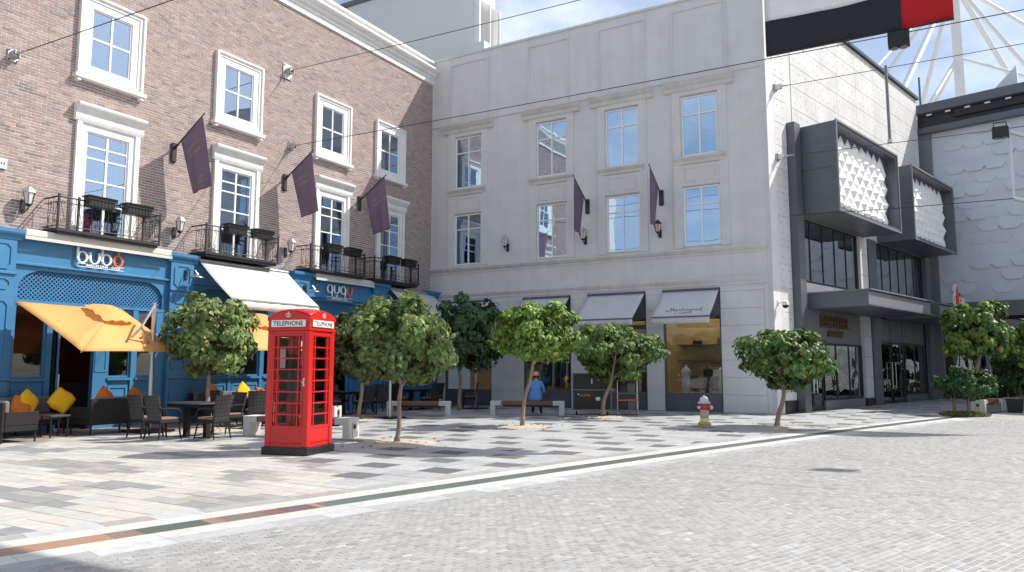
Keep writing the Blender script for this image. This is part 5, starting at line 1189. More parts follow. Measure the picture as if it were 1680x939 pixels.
tree((30.96, -0.66), (30.95, -1.05, 2.82), (1.08, 1.08, 1.0), 'large leaved tree behind the clipped bush at the right', GREEN, 41, 2400, 0.24, 0.08, (0, 0), 0)
tree((32.3, -2.75), (32.3, -2.9, 2.35), (0.95, 0.95, 0.85), 'tree at the right edge beyond the small bench', LUSH, 43, 1800, 0.22, 0.08, (0, 0), 0)
def bush(loc, cc, rad, label, seed, n, stems=7):
    t = empty('bush', (loc[0], loc[1], 0), 0, label, 'bush', 'clipped bushes'); c = Vector(cc)-Vector((loc[0], loc[1], 0)); rg = random.Random(seed)
    for i in range(stems):
        a = rg.uniform(0, 6.28); r_ = rg.uniform(0.1, 0.5)*rad[0]; m = MB(); p0 = Vector((r_*math.cos(a), r_*math.sin(a), 0)); m.tube([p0, p0*1.1+Vector((0, 0, c.z*0.35)), p0*1.2+Vector((0, 0, c.z*0.9))], [0.03, 0.022, 0.014], 6); m.build('stem', T['bark'], t)
    m = MB(); leaf_cloud(m, c, rad, int(n*1.9), 0.10, [(0.035, 0.085, 0.022), (0.06, 0.13, 0.025), (0.08, 0.16, 0.03), (0.05, 0.09, 0.03)], seed, clumps=80); m.build('crown', T['leaf'], t, attr=True, fix=False)
bush((28.12, -0.47), (28.12, -0.55, 0.98), (0.85, 0.85, 0.54), 'clipped dark green bush on bare stems in front of the far doors', 51, 4200)
bush((33.2, -2.0), (33.2, -2.1, 1.15), (0.8, 0.8, 0.72), 'dark bush at the right edge behind the small bench', 53, 2600)
# low ground cover round the bush
m = MB(); rg = random.Random(5)
for i in range(900):
    a = rg.uniform(0, 6.28); r_ = 0.95*math.sqrt(rg.random()); p = Vector((28.1+r_*math.cos(a)*1.0, -0.45+r_*math.sin(a)*0.75, 0.02+0.10*rg.random()*(1-r_*0.6))); s = rg.uniform(0.04, 0.09)
    d = Vector((rg.gauss(0, 1), rg.gauss(0, 1), rg.gauss(0.5, .5))).normalized(); e = d.orthogonal().normalized()
    g_ = rg.random(); m.col = (0.10, 0.13, 0.04) if g_ < 0.5 else (0.20, 0.17, 0.06) if g_ < 0.8 else (0.30, 0.22, 0.10)
    m.add([p-e*s, p+d*s*0.4+e.cross(d)*s*0.5, p+e*s, p-e.cross(d)*s*0.5], [(0, 1, 2, 3)])
tag(m.build('ground_cover', T['leaf'], None, attr=True, fix=False), 'low dry ground cover round the foot of the clipped bush', 'ground cover', kind='stuff')
# ------------------------------------------------------------------ benches
def bench(p, q, label, depth=0.42, name='bench'):
    p = Vector((*p, 0)); q = Vector((*q, 0)); L = (q-p).length; rz = math.atan2((q-p).y, (q-p).x)
    t = empty(name, (p+q)/2, rz, label, 'bench', 'concrete and wood benches'); h = L/2
    for s in (-1, 1):
        m = MB(); x0, x1 = (-h, -h+0.16) if s < 0 else (h-0.16, h); m.bbox(x0, x1, -depth/2, depth/2, 0, 0.45, 0.012); m.build('end_block', T['bench_concrete'], t)
        m = MB(); a, b_ = (-h+0.161, -h+0.36) if s < 0 else (h-0.36, h-0.161); m.bbox(a, b_, -depth/2+0.004, depth/2-0.004, 0.31, 0.448, 0.008); m.build('shoulder', T['bench_concrete'], t)
        m = MB(); xe = s*(h+0.0); m.bbox(min(xe, xe+s*0.012), max(xe, xe+s*0.012), -0.07, 0.07, 0.05, 0.36, 0.004); pl_ = m.build('light_plate', T['alu'], t)
        m = MB(); xe = s*(h+0.0125); m.box(min(xe, xe+s*0.006), max(xe, xe+s*0.006), -0.045, 0.045, 0.22, 0.31); m.build('lens', T['black'], pl_)
    n = 5; w = depth/n
    for i in range(n): m = MB(); m.bbox(-h+0.362, h-0.362, -depth/2+i*w+0.006, -depth/2+(i+1)*w-0.006, 0.33, 0.447, 0.006); m.build('slat', T['bench_wood'], t)
    m = MB(); m.box(-h+0.4, h-0.4, -0.06, 0.06, 0.26, 0.329); m.build('rail', T['dark_metal'], t)
    return t
bench((11.85, 13.65), (12.30, 10.95), 'concrete and wood bench right behind the telephone box')
bench((15.3, 16.9), (15.9, 14.75), 'pale bench further back seen past the left of the telephone box')
bench((18.95, 15.5), (19.95, 13.75), 'wooden bench in the shade behind the tree beside the telephone box')
bench((20.95, 12.85), (21.85, 10.65), 'wooden bench with a person in blue sitting on it')
bench((29.6, -0.85), (31.4, -1.45), 'short concrete bench beside the clipped bush at the right')
bench((32.2, -1.9), (33.8, -2.4), 'concrete bench at the right edge of the picture')
# bin by the bench
t = empty('plant_pot', (30.75, -1.95, 0), 0, 'black square pot standing beside the short concrete bench', 'pot')
m = MB(); m.add([(-.2, -.2, 0), (.2, -.2, 0), (.2, .2, 0), (-.2, .2, 0), (-.24, -.24, .42), (.24, -.24, .42), (.24, .24, .42), (-.24, .24, .42)], [(0, 3, 2, 1), (0, 1, 5, 4), (1, 2, 6, 5), (2, 3, 7, 6), (3, 0, 4, 7)]); m.build('body', T['black'], t)
m = MB(); frame_rect(m, -.26, .26, -.26, .26, .05, 0, .05); m.xf(Matrix.Translation((0, 0, .42)) @ Matrix.Rotation(math.pi/2, 4, 'X')); m.build('rim', T['black'], t)
m = MB(); m.box(-.21, .21, -.21, .21, .36, .38); m.build('soil', T['bark'], t)
# ------------------------------------------------------------------ hydrant
t = empty('fire_hydrant', (19.91, 5.6, 0), R(-25), 'painted fire hydrant in white, red and yellow before the lit shop window', 'hydrant')
hy_y = mat('hydrant_yellow', (0.62, 0.38, 0.06), 0.4, var=0.1, scale=9); hy_w = mat('hydrant_white', (0.70, 0.68, 0.66), 0.4, var=0.08, scale=12); hy_r = mat('hydrant_red', (0.55, 0.06, 0.05), 0.4, var=0.15, scale=14); hy_g = mat('hydrant_grey', (0.50, 0.54, 0.57), 0.45, var=0.06)
hy_p = mat('hydrant_pink', (0.66, 0.40, 0.38), 0.4, var=0.25, scale=16)
m = MB(); m.lathe([(0.165, 0.0), (0.175, 0.02), (0.175, 0.055), (0.145, 0.085), (0.12, 0.10)], n=18); m.build('base', hy_y, t, smooth=40)
m = MB(); m.lathe([(0.118, 0.10), (0.112, 0.19)], n=18); m.build('lower_barrel', hy_w, t, smooth=40)
m = MB(); m.lathe([(0.113, 0.19), (0.116, 0.20), (0.116, 0.27), (0.113, 0.275)], n=18); m.build('band', hy_y, t, smooth=40)
m = MB(); m.lathe([(0.111, 0.275), (0.111, 0.40)], n=18); m.build('barrel', hy_p, t, smooth=40)
m = MB(); m.lathe([(0.113, 0.40), (0.118, 0.42), (0.118, 0.54), (0.105, 0.56)], n=18); m.build('head', hy_r, t, smooth=40)
m = MB(); m.lathe([(0.115, 0.56), (0.165, 0.57), (0.168, 0.60), (0.13, 0.625), (0.125, 0.63)], n=18); m.build('flange', hy_g, t, smooth=40)
m = MB(); m.lathe([(0.118, 0.63), (0.112, 0.68), (0.085, 0.73), (0.03, 0.755), (0.028, 0.785), (0.012, 0.79)], n=18); m.build('bonnet', hy_w, t, smooth=50)
for a, l, r_, mt in ((0, 0.12, 0.062, hy_w), (math.pi/2*3+0.3, 0.10, 0.07, hy_r), (math.pi, 0.10, 0.055, hy_r)):
    d = Vector((math.cos(a), math.sin(a), 0)); m = MB(); m.cyl(d*0.09+Vector((0, 0, .47)), d*(0.09+l)+Vector((0, 0, .47)), r_, n=12); nz = m.build('nozzle', mt, t, smooth=40)
    m = MB(); m.cyl(d*(0.09+l)+Vector((0, 0, .47)), d*(0.12+l)+Vector((0, 0, .47)), r_*0.8, n=6); m.cyl(d*(0.12+l)+Vector((0, 0, .47)), d*(0.15+l)+Vector((0, 0, .47)), 0.02, n=5); m.build('cap', hy_y if a == 0 else hy_w, nz)
m = MB(); P = [(0.22, -0.02, 0.42+0.0)]; m.tube([(0.24, 0, .44), (0.26, -0.02, .36), (0.22, -0.03, .30), (0.15, -0.04, .33), (0.12, -0.03, .38)], 0.008, 5); m.build('chain', T['dark_metal'], t)
# ------------------------------------------------------------------ seated person, seen from behind
def person():
    t = empty('person', (21.50, 11.52, 0), R(22), 'person in a blue shirt and tan cap sitting on the bench, seen from behind', 'person')
    # faces +x (away from the camera); sits at z 0.45
    J = {'pel': (0, 0, .54, .150), 'waist': (.03, 0, .70, .140), 'chest': (.11, 0, .92, .165), 'neckb': (.19, 0, 1.08, .075), 'neck': (.22, 0, 1.14, .058), 'head': (.27, 0, 1.23, .088), 'crown': (.27, 0, 1.31, .080)}
    E_ = [('pel', 'waist'), ('waist', 'chest'), ('chest', 'neckb'), ('neckb', 'neck'), ('neck', 'head'), ('head', 'crown')]
    for s, n in ((1, 'l'), (-1, 'r')):
        J.update({n+'sh': (.15, s*.19, 1.02, .075), n+'el': (.16, s*.27, .74, .055), n+'wr': (.36, s*.20, .62, .036), n+'ha': (.44, s*.16, .61, .034), n+'hip': (.04, s*.10, .53, .105), n+'kn': (.46, s*.13, .52, .075), n+'an': (.44, s*.13, .10, .045), n+'to': (.60, s*.15, .05, .038)})
        E_ += [('chest', n+'sh'), (n+'sh', n+'el'), (n+'el', n+'wr'), (n+'wr', n+'ha'), ('pel', n+'hip'), (n+'hip', n+'kn'), (n+'kn', n+'an'), (n+'an', n+'to')]
        for f in range(5):
            a = (-.03+.015*f) if f else -.045; J[n+'f%d' % f] = (.50 if f else .46, s*(.16+a), .585 - .004*f if f else .61, .010); J[n+'g%d' % f] = (.52 if f else .49, s*(.16+a*1.1), .555 if f else .60, .009)
            E_ += [(n+'ha', n+'f%d' % f), (n+'f%d' % f, n+'g%d' % f)]
    ks_ = list(J); me = bpy.data.meshes.new('body'); me.from_pydata([J[k][:3] for k in ks_], [(ks_.index(a), ks_.index(b)) for a, b in E_], [])
    o = bpy.data.objects.new('body', me); COL.objects.link(o)
    o.modifiers.new('skin', 'SKIN'); o.modifiers.new('sub', 'SUBSURF').levels = 2
    for i, k in enumerate(ks_): me.skin_vertices[0].data[i].radius = (J[k][3], J[k][3])
    me.skin_vertices[0].data[0].use_root = True
    dg = bpy.context.evaluated_depsgraph_get(); nm = bpy.data.meshes.new_from_object(o.evaluated_get(dg)); bpy.data.objects.remove(o)
    shirt = mat('blue_shirt', (0.10, 0.26, 0.58), 0.9, var=0.12, scale=14, bump=0.5, bscale=18); tr_ = mat('dark_trousers', (0.02, 0.022, 0.03), 0.9, var=0.1); sk = mat('skin', (0.36, 0.20, 0.13), 0.6, var=0.05)
    for q in (shirt, tr_, sk): nm.materials.append(q)
    for p in nm.polygons:
        c = p.center; p.use_smooth = True
        if c.z > 1.10: p.material_index = 2
        elif c.x > 0.34 and c.z > 0.565 and abs(c.y) > 0.09 and c.z < 0.72: p.material_index = 2
        elif (c.z < 0.60 and c.x > 0.12) or c.z < 0.45: p.material_index = 1
        else: p.material_index = 0
    nm.name = 'body'; b = put('body', nm, t)
    m = MB(); m.lathe([(0.155, 0.47), (0.185, 0.50), (0.180, 0.60), (0.165, 0.72), (0.17, 0.80)], (0.0, 0, 0), 20, False)
    m.v = [(x*0.85+0.02+(z-0.5)*0.18, y*1.25*(1.0+0.04*math.sin(z*40+y*9)), z-0.015) for x, y, z in m.v]; m.build('shirt_tail', shirt, t, smooth=True)
    cap = mat('tan_cap', (0.60, 0.33, 0.14), 0.8, var=0.08)
    m = MB(); m.lathe([(0.105, 1.25), (0.11, 1.29), (0.10, 1.34), (0.06, 1.385), (0.01, 1.395)], (0.27, 0, 0), 16); m.v = [(x, y*0.9, z) for x, y, z in m.v]; m.build('cap', cap, t, smooth=True)
    m = MB(); m.prism([(0.33, -0.085), (0.46, -0.06), (0.47, 0.06), (0.33, 0.085)], 1.262, 1.274, 'z'); m.build('cap_peak', cap, t)
    m = MB(); m.lathe([(0.088, 1.17), (0.098, 1.21), (0.100, 1.252)], (0.262, 0, 0), 14, False); m.build('hair', T['black'], t, smooth=True)
    m = MB(); m.lathe([(0.075, 1.075), (0.082, 1.11), (0.072, 1.12)], (0.205, 0, 0), 14, False); m.build('collar', shirt, t, smooth=True)
person()
# ------------------------------------------------------------------ flight case on castors with a trolley
t = empty('flight_case', (22.6, 10.02, 0), R(-66), 'black flight case on castors with metal edges behind the broad tree', 'case')
m = MB(); m.bbox(-0.62, 0.62, -0.30, 0.30, 0.16, 0.80, 0.01); m.build('base_box', T['black'], t)
m = MB(); m.bbox(-0.62, 0.62, -0.30, 0.30, 0.83, 1.33, 0.01); m.build('lid_box', T['black'], t)
for z in (0.805, 0.165, 1.325): m = MB(); m.box(-0.63, 0.63, -0.312, 0.312, z-0.012, z+0.018); m.build('edge', T['slate_light'], t)
for sx in (-1, 1):
    for sy in (-1, 1):
        m = MB(); x, y = sx*0.61, sy*0.295; m.box(x-0.017, x+0.017, y-0.017, y+0.017, 0.16, 1.34); m.build('edge', T['slate_light'], t)
        m = MB(); m.cyl((sx*0.5-0.025, sy*0.22, 0.075), (sx*0.5+0.025, sy*0.22, 0.075), 0.075, n=12); w_ = m.build('castor', T['black'], t); m = MB(); m.box(sx*0.5-0.045, sx*0.5+0.045, sy*0.22-0.03, sy*0.22+0.03, 0.10, 0.159); m.build('fork', T['alu'], w_)
m = MB(); m.bbox(0.12, 0.26, -0.318, -0.301, 0.46, 0.58, 0.004); m.build('latch', T['alu'], t)
m = MB(); m.bbox(-0.02, 0.02, -0.318, -0.301, 1.0, 1.16, 0.004); m.build('latch', T['alu'], t)
q = text_mb('LA SOUND', 0.11, 0.001, 0.001); q.v = [(v[0]*0.34/q.w-0.38, -0.303-v[2], 0.60+v[1]*0.9) for v in q.v]; q.build('lettering', mat('yellow_print', (0.7, 0.38, 0.02), 0.6), t)
m = MB(); m.box(-0.46, -0.41, -0.304, -0.3005, 0.64, 0.68); m.build('sticker', T['panel_white'], t)
t = empty('trolley', (23.1, 9.0, 0), R(-66), 'grey roll trolley with an orange strap beside the black flight case', 'trolley')
for sx in (-0.32, 0.32):
    for sy in (-0.22, 0.22): m = MB(); m.cyl((sx, sy, 0.14), (sx, sy, 1.25), 0.018, n=8); m.build('post', T['alu'], t); m = MB(); m.cyl((sx-0.02, sy, 0.07), (sx+0.02, sy, 0.07), 0.07, n=12); m.build('castor', T['alu'], t)
for z in (0.16, 0.70, 1.1): m = MB(); m.box(-0.34, 0.34, -0.24, 0.24, z-0.012, z+0.012); m.build('shelf', T['slate_light'], t)
m = MB(); frame_rect(m, -0.345, 0.345, -0.245, 0.245, 0.006, 0.46, 0.50); m.v = [(x, z, y) for x, y, z in m.v]; m.build('strap', mat('orange_strap', (0.75, 0.13, 0.03), 0.7), t)
for i, (x, z, h) in enumerate(((-0.15, .172, .34), (0.14, .172, .28), (-0.1, .712, .25), (0.12, .712, .3))): m = MB(); m.bbox(x-.13, x+.13, -.18, .18, z, z+h, .01); m.build('box', T['grey_fabric'] if i % 2 else T['black'], t)
# ------------------------------------------------------------------ cafe furniture
def make_chair():
    t = empty('wicker_chair', (0, 0, 0), 0, 'x', 'chair', 'dark wicker cafe chairs')
    # faces +y, back at -y
    m = MB(); n, k = 6, 8; vs = []
    for lay in (0, 1):
        for j in range(k+1):
            for i in range(n+1):
                s = -1+2*i/n; z = 0.40+0.54*j/k; w = 0.205+0.045*(j/k); vs.append((s*w, -0.22-0.10*(j/k)**1.3-0.035*(1-s*s)*(0.4+0.6*j/k)+(0.035 if lay else 0), z))
    N2 = (n+1)*(k+1); fs = []
    for j in range(k):
        for i in range(n): a = j*(n+1)+i; fs += [(a, a+1, a+n+2, a+n+1), (N2+a, N2+a+n+1, N2+a+n+2, N2+a+1)]
    ring = [i for i in range(n+1)] + [j*(n+1)+n for j in range(1, k+1)] + [k*(n+1)+i for i in range(n-1, -1, -1)] + [j*(n+1) for j in range(k-1, 0, -1)]
    for a, b in zip(ring, ring[1:]+ring[:1]): fs.append((a, N2+a, N2+b, b))
    m.add(vs, fs); m.build('backrest', T['wicker_weave'], t, smooth=40)
    m = MB(); m.bbox(-0.235, 0.235, -0.24, 0.24, 0.36, 0.425, 0.015); m.build('seat', T['wicker'], t)
    m = MB(); m.bbox(-0.215, 0.215, -0.20, 0.235, 0.426, 0.48, 0.02); m.build('cushion', T['cushion'], t)
    for sx in (-1, 1):
        for sy in (-1, 1):
            m = MB(); x = sx*0.215; y = sy*0.215; m.tube([(x, y, 0.37), (x+sx*0.012, y+sy*0.02, 0.18), (x+sx*0.03, y+sy*0.05, 0.03)], [0.022, 0.019, 0.016], 6); l_ = m.build('leg', T['wicker'], t)
            m = MB(); m.cyl((x+sx*0.03, y+sy*0.05, 0.03), (x+sx*0.032, y+sy*0.054, 0.0), 0.016, n=6); m.build('foot_cap', T['alu'], l_)
        m = MB(); m.tube([(sx*0.235, -0.27, 0.66), (sx*0.262, -0.05, 0.665), (sx*0.262, 0.16, 0.645), (sx*0.25, 0.225, 0.59), (sx*0.235, 0.23, 0.40)], 0.02, 6); m.build('armrest', T['wicker'], t, smooth=True)
    return t
def weave_mat():
    m = bpy.data.materials.new('wicker_weave'); m.use_nodes = True; N = m.node_tree.nodes; L = m.node_tree.links; b = N['Principled BSDF']
    g = N.new('ShaderNodeTexCoord'); mp = N.new('ShaderNodeMapping'); mp.inputs['Rotation'].default_value = (0, R(45), 0); mp.inputs['Scale'].default_value = (17, 0.01, 17)
    L.new(g.outputs['Object'], mp.inputs['Vector']); c = N.new('ShaderNodeTexChecker'); c.inputs['Scale'].default_value = 1.0; c.inputs['Color1'].default_value = (0.042, 0.038, 0.038, 1); c.inputs['Color2'].default_value = (0.018, 0.016, 0.016, 1); L.new(mp.outputs['Vector'], c.inputs['Vector'])
    L.new(c.outputs['Color'], b.inputs['Base Color']); b.inputs['Roughness'].default_value = 0.5
    bp = N.new('ShaderNodeBump'); bp.inputs['Strength'].default_value = 0.6; bp.inputs['Distance'].default_value = 0.01; L.new(c.outputs['Fac'], bp.inputs['Height']); L.new(bp.outputs['Normal'], b.inputs['Normal'])
    return m
T['wicker_weave'] = weave_mat()
chair0 = make_chair(); first = [True]
def chair(u, v, face, label):                                     # face: heading in degrees of the sitter
    o = chair0 if first[0] else copy_tree(chair0); first[0] = False
    o.location = (u, v, 0); o.rotation_euler = (0, 0, R(face-90)); o['label'] = label
def cafe_table(u, v, rz, w, d, label):
    t = empty('cafe_table', (u, v, 0), rz, label, 'table', 'dark cafe tables')
    m = MB(); m.bbox(-w/2, w/2, -d/2, d/2, 0.725, 0.755, 0.006); m.build('tabletop', T['table_top'], t)
    m = MB(); m.box(-w/2+0.05, w/2-0.05, -d/2+0.05, d/2-0.05, 0.66, 0.724); m.build('apron', T['wicker'], t)
    for s in (-1, 1): m = MB(); m.bbox(s*w*0.28-0.06, s*w*0.28+0.06, -0.06, 0.06, 0.02, 0.659, 0.01); m.build('leg', T['wicker'], t); m = MB(); m.bbox(s*w*0.28-0.2, s*w*0.28+0.2, -0.2, 0.2, 0.0, 0.019, 0.004); m.build('foot_plate', T['dark_metal'], t)
T['table_top'] = mat('dark_table_top', (0.07, 0.075, 0.085), 0.25, var=0.1)
cafe_table(10.98, 14.30, R(88), 1.25, 0.80, 'dark cafe table in sun before the round dusty tree')
chair(10.22, 14.98, 0, 'wicker chair at the sunny table, leftmost with its back to the viewer')
chair(10.10, 14.22, 0, 'wicker chair at the sunny table, second from left with its back to the viewer')
chair(10.70, 13.42, 98, 'wicker chair with sunlit woven back at the right end of the sunny table')
chair(11.85, 14.35, 180, 'wicker chair on the far side of the sunny table facing the viewer')
cafe_table(13.9, 15.9, R(70), 1.3, 0.8, 'dark cafe table behind the dusty tree, left of the telephone box')
chair(13.25, 15.05, 60, 'wicker chair seen between the dusty tree and the telephone box')
chair(13.2, 16.2, 0, 'wicker chair half hidden by the dusty tree trunk'); chair(14.7, 16.2, 180, 'wicker chair beyond the table left of the telephone box')
cafe_table(18.9, 17.0, 0, 1.3, 0.8, 'dark table in the shade right of the telephone box'); cafe_table(22.2, 16.8, 0, 1.3, 0.8, 'dark table in the shade before the shaded corner awning')
SH = ['wicker chair in the deep shade beside the telephone box', 'wicker chair in shade left of the thin brown trunk', 'wicker chair in shade right of the thin brown trunk', 'wicker chair in shade behind the wooden bench', 'wicker chair in shade beyond the dark table by the blue wall', 'wicker chair in shade near the umbrella pole', 'wicker chair in shade left of the corner tree', 'wicker chair in shade before the corner shop window', 'wicker chair in shade under the corner awning', 'wicker chair in shade beside the corner tree trunk']
for (u, v, f), lb in zip(((17.9, 16.9, 0), (18.6, 16.2, 90), (19.3, 16.25, 85), (20.0, 17.0, 180), (19.2, 17.8, 270), (21.2, 16.8, 0), (21.9, 16.0, 90), (23.3, 16.8, 180), (22.5, 17.6, 270), (23.6, 15.4, 120)), SH): chair(u, v, f, lb)
def sofa(u, v, rz, w, label):
    t = empty('wicker_sofa', (u, v, 0), rz, label, 'sofa', 'dark wicker sofas'); h = w/2       # faces +y
    m = MB(); m.bbox(-h, h, -0.36, -0.29, 0.22, 0.80, 0.015); m.build('backrest', T['wicker'], t)
    m = MB(); m.bbox(-h, h, -0.289, 0.36, 0.22, 0.34, 0.015); m.build('seat', T['wicker'], t)
    m = MB(); m.bbox(-h+0.08, h-0.08, -0.28, 0.36, 0.341, 0.46, 0.03); m.build('seat_cushion', T['cushion'], t)
    m = MB(); m.bbox(-h+0.08, h-0.08, -0.285, -0.17, 0.461, 0.84, 0.03); m.build('back_cushion', T['grey_fabric'], t)
    for s in (-1, 1):
        m = MB(); x = s*(h-0.035); m.bbox(x-0.035, x+0.035, -0.288, 0.36, 0.341, 0.62, 0.012); m.build('arm', T['wicker'], t)
        for y in (-0.32, 0.32): m = MB(); m.cyl((s*(h-0.05), y, 0.219), (s*(h-0.03), y, 0.0), 0.022, 0.018, 8); m.build('leg', T['wicker'], t)
    m = MB(); m.cyl((0, -0.32, 0.219), (0, -0.32, 0.0), 0.02, n=8); m.build('leg', T['wicker'], t)
sofa(10.72, 17.05, R(6), 1.55, 'dark wicker sofa with its back to the viewer under the orange umbrella')
sofa(9.30, 18.0, R(180), 1.5, 'dark wicker sofa against the blue window with yellow pillows')
sofa(8.35, 16.9, R(-90), 1.2, 'dark wicker sofa end at the left edge of the picture')
sofa(14.9, 17.9, R(180), 2.4, 'dark wicker sofa along the blue wall behind the dusty tree')
t = empty('side_table', (9.42, 17.0, 0), 0, 'small dark side table beside the wicker sofa under the umbrella', 'table')
m = MB(); m.bbox(-.22, .22, -.22, .22, .44, .48, .01); m.build('tabletop', T['table_top'], t)
for sx in (-.18, .18):
    for sy in (-.18, .18): m = MB(); m.cyl((sx, sy, 0), (sx, sy, .439), .018, n=8); m.build('leg', T['wicker'], t)
def pillow(loc, rot, s, mt, label):
    m = MB(); n = 10; vs = []
    for lay in (1, -1):
        for j in range(n+1):
            for i in range(n+1):
                x = -1+2*i/n; y = -1+2*j/n; e = (1-x*x)*(1-y*y); pin = 1-0.10*(1-abs(abs(x)-abs(y)))*max(abs(x), abs(y))**4
                vs.append((x*s*pin, lay*0.11*e**0.45*s/0.25, y*s*pin + 0.01*math.sin(x*5)))
    N2 = (n+1)**2; fs = []
    for j in range(n):
        for i in range(n): a = j*(n+1)+i; fs += [(a, a+1, a+n+2, a+n+1), (N2+a, N2+a+n+1, N2+a+n+2, N2+a+1)]
    m.add(vs, fs); o = m.build('pillow', mt, None, loc, rot, smooth=True)
    b = o.modifiers.new('weld', 'WELD'); tag(o, label, 'pillow', 'bright cafe pillows')
pillow((9.28, 17.86, .74), (R(-14), R(45), R(10)), .25, T['yellow'], 'pale yellow pillow standing on its corner under the blue window')
pillow((9.85, 17.55, .76), (R(-10), R(38), R(-15)), .25, T['yellow'], 'bright yellow pillow nearest the open door')
pillow((9.12, 17.80, .66), (R(-16), R(20), R(0)), .23, T['orange'], 'orange pillow tucked behind the pale yellow pillow')
pillow((10.55, 17.05, .82), (R(-12), R(42), R(6)), .22, T['orange'], 'orange pillow peeking over the sofa back beside the open door')
pillow((11.35, 17.12, .80), (R(-12), R(40), R(6)), .22, T['orange'], 'orange pillow peeking over the sofa back near the umbrella pole')
pillow((14.1, 17.75, .80), (R(-12), R(43), 0), .24, T['orange'], 'orange pillow on the far sofa, left of the yellow one')
pillow((15.15, 17.75, .82), (R(-12), R(45), 0), .24, T['yellow'], 'yellow pillow on the far sofa left of the telephone box')
pillow((15.75, 17.7, .72), (R(-12), R(20), 0), .2, T['orange'], 'small orange pillow on the far sofa beside the telephone box')
# cantilever umbrellas
def umbrella(pole, A, B, D, top, label, arm=True):
    t = empty('cantilever_umbrella', (pole[0], pole[1], 0), 0, label, 'umbrella', 'orange cantilever umbrellas'); o_ = Vector((pole[0], pole[1], 0))
    A, B, D = [Vector(p)-o_ for p in (A, B, D)]; Cc = B+D-A; M_ = (B+D)/2; n = (B-A).cross(D-A).normalized()
    if n.z < 0: n = -n
    ap = M_ + n*0.46; cs = [A, B, Cc, D]
    m = MB(); k = 8; vs = []
    for q in range(4):
        P, Q = cs[q], cs[(q+1) % 4]; b0 = len(vs)
        for i in range(k+1):
            for j in range(k+1):
                e = P*(1-j/k)+Q*(j/k); e = e + (M_-e)*0.03*math.sin(math.pi*j/k); p = ap*(1-i/k)+e*(i/k); vs.append(p - n*0.05*math.sin(math.pi*i/k)*math.sin(math.pi*j/k))
        m.add(vs[b0:], [(i*(k+1)+j, (i+1)*(k+1)+j, (i+1)*(k+1)+j+1, i*(k+1)+j+1) for i in range(k) for j in range(k)])
    c_ = m.build('canopy', T['orange_cloth'], t, smooth=25); md = c_.modifiers.new('thickness', 'SOLIDIFY'); md.thickness = 0.006
    m = MB(); rg = random.Random(3); N_ = 36; r0 = 0.47; vs = [ap + n*0.10]
    ea = (B-A).normalized(); eb = (D-A).normalized()
    for rr, hh in ((0.5, 0.075), (1.0, -0.02)):
        for i in range(N_):
            a = 2*math.pi*i/N_; sq = 1/max(abs(math.cos(a)), abs(math.sin(a))); r_ = r0*rr*sq*0.85
            vs.append(ap + ea*r_*math.cos(a) + eb*r_*math.sin(a) + n*(hh*0.7 - 0.46*r_/1.8*0.9 + (0.022*math.sin(i*1.9) + rg.uniform(-.01, .01))*(rr == 1) + 0.05))
    m.add(vs, [(0, 1+i, 1+(i+1) % N_) for i in range(N_)] + [(1+i, 1+N_+i, 1+N_+(i+1) % N_, 1+(i+1) % N_) for i in range(N_)]); m.build('vent_flap', T['orange_cloth'], c_, smooth=True)
    for cpt in cs: m = MB(); m.cyl(ap-n*0.04, cpt-n*0.03, 0.012, n=6); m.build('rib', T['alu'], t)
    m = MB(); m.cyl((0, 0, 0.05), (0, 0, top), 0.052, 0.048, 12); m.build('pole', T['alu'], t)
    m = MB(); m.bbox(-0.42, 0.42, -0.42, 0.42, 0.0, 0.06, 0.01); m.build('base', T['dark_metal'], t)
    if arm:
        j1 = Vector((0, 0, top-0.05)); nf = (B-A).cross(ap-A).normalized(); nf = nf if nf.z > 0 else -nf
        k_ = A*0.22+B*0.38+ap*0.40 + nf*0.30; e_ = A*0.36+B*0.36+ap*0.28 + nf*0.10
        m = MB(); m.cyl(j1, k_, 0.030, n=8); m.cyl(k_, e_, 0.028, n=8); m.build('arm', T['alu'], t)
        m = MB(); m.cyl(k_, Vector((0, 0, top*0.62)), 0.022, n=8); m.build('strut', T['alu'], t)
        m = MB(); m.cyl((0, 0, top*0.60), (0, 0, top*0.66), 0.085, n=10); m.build('clamp', T['alu'], t)
        m = MB(); m.cyl(ap-n*0.12, ap-n*0.01, 0.04, n=10); m.build('hub', T['alu'], t)
umbrella((11.27, 16.41), (9.30, 15.95, 1.86), (11.98, 16.20, 1.88), (8.86, 17.92, 2.99), 3.06, 'orange cantilever umbrella tilted to the sun before the open cafe door')
umbrella((15.6, 16.5), (13.3, 15.6, 1.95), (15.9, 15.6, 1.98), (13.3, 17.6, 2.95), 3.06, 'orange cantilever umbrella behind the telephone box', arm=True)
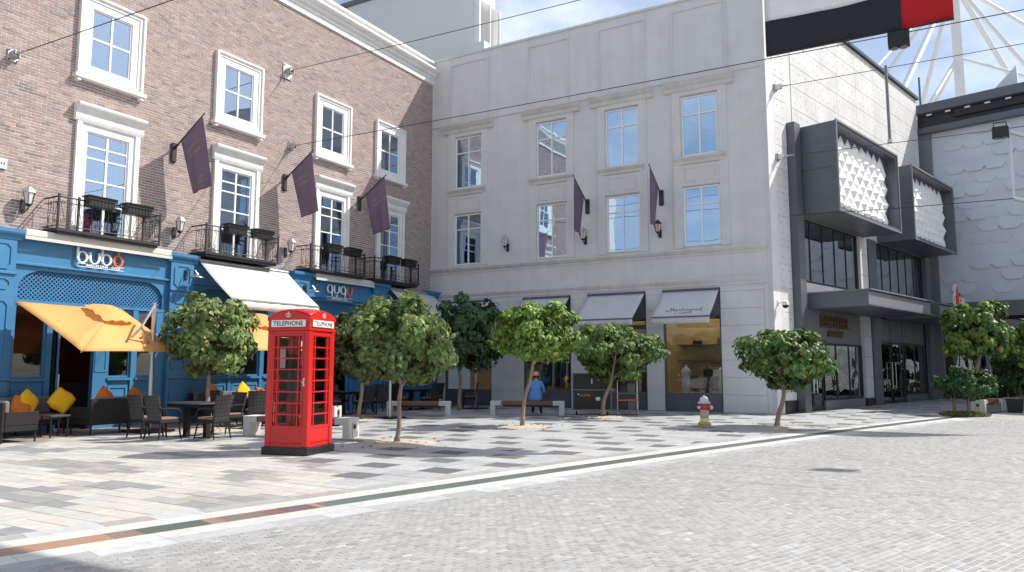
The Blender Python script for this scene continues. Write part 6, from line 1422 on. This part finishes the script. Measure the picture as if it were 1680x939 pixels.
def shut_umbrella(u, v, label):
    t = empty('folded_umbrella', (u, v, 0), 0, label, 'umbrella', 'folded umbrellas in the shade')
    m = MB(); m.cyl((0, 0, .05), (0, 0, 2.9), .045, n=10); m.build('pole', T['alu'], t)
    m = MB(); m.bbox(-.35, .35, -.35, .35, 0, .05, .01); m.build('base', T['dark_metal'], t)
    m = MB(); vs = []; N_ = 18
    for z, r_ in ((2.95, .03), (2.7, .10), (2.2, .14), (1.8, .15), (1.72, .12)):
        for i in range(N_): a = 2*math.pi*i/N_; vs.append((r_*(1+.22*(i % 2))*math.cos(a), r_*(1+.22*(i % 2))*math.sin(a), z))
    m.add(vs, [(j*N_+i, j*N_+(i+1) % N_, (j+1)*N_+(i+1) % N_, (j+1)*N_+i) for j in range(4) for i in range(N_)]); m.build('canopy', T['orange_cloth'], t)
shut_umbrella(17.9, 14.55, 'folded umbrella whose pole shows between two trunks'); shut_umbrella(23.6, 15.15, 'folded umbrella whose pole stands beside the corner tree')

# a few dry leaves blown under the trees
m = MB(); rg = random.Random(77)
for bx_, by_, sp in ((12.1, 9.7, 1.3), (17.1, 9.6, 1.3), (21.8, 9.3, 1.4), (20.2, 3.8, 1.3), (12.4, 15.6, 1.4), (17.2, 15.1, 1.3)):
    for i in range(34):
        a = rg.uniform(0, 6.28); r_ = sp*rg.random()**0.6; p = Vector((bx_+r_*math.cos(a), by_+r_*math.sin(a), 0.034 if r_ < 0.7 else 0.012)); s = rg.uniform(0.025, 0.06); t_ = rg.uniform(0, 6.28)
        e = Vector((math.cos(t_), math.sin(t_), rg.uniform(-.2, .3))); f = Vector((-math.sin(t_), math.cos(t_), rg.uniform(-.2, .3)))
        m.col = rg.choice(((0.22, 0.13, 0.06), (0.30, 0.20, 0.08), (0.14, 0.09, 0.05), (0.16, 0.16, 0.06)))
        m.add([p-e*s, p+f*s*0.55+Vector((0, 0, .01)), p+e*s, p-f*s*0.55], [(0, 1, 2, 3)])
tag(m.build('fallen_leaves', T['leaf'], None, attr=True, fix=False), 'dry leaves scattered on the paving under the trees', 'leaves', kind='stuff')
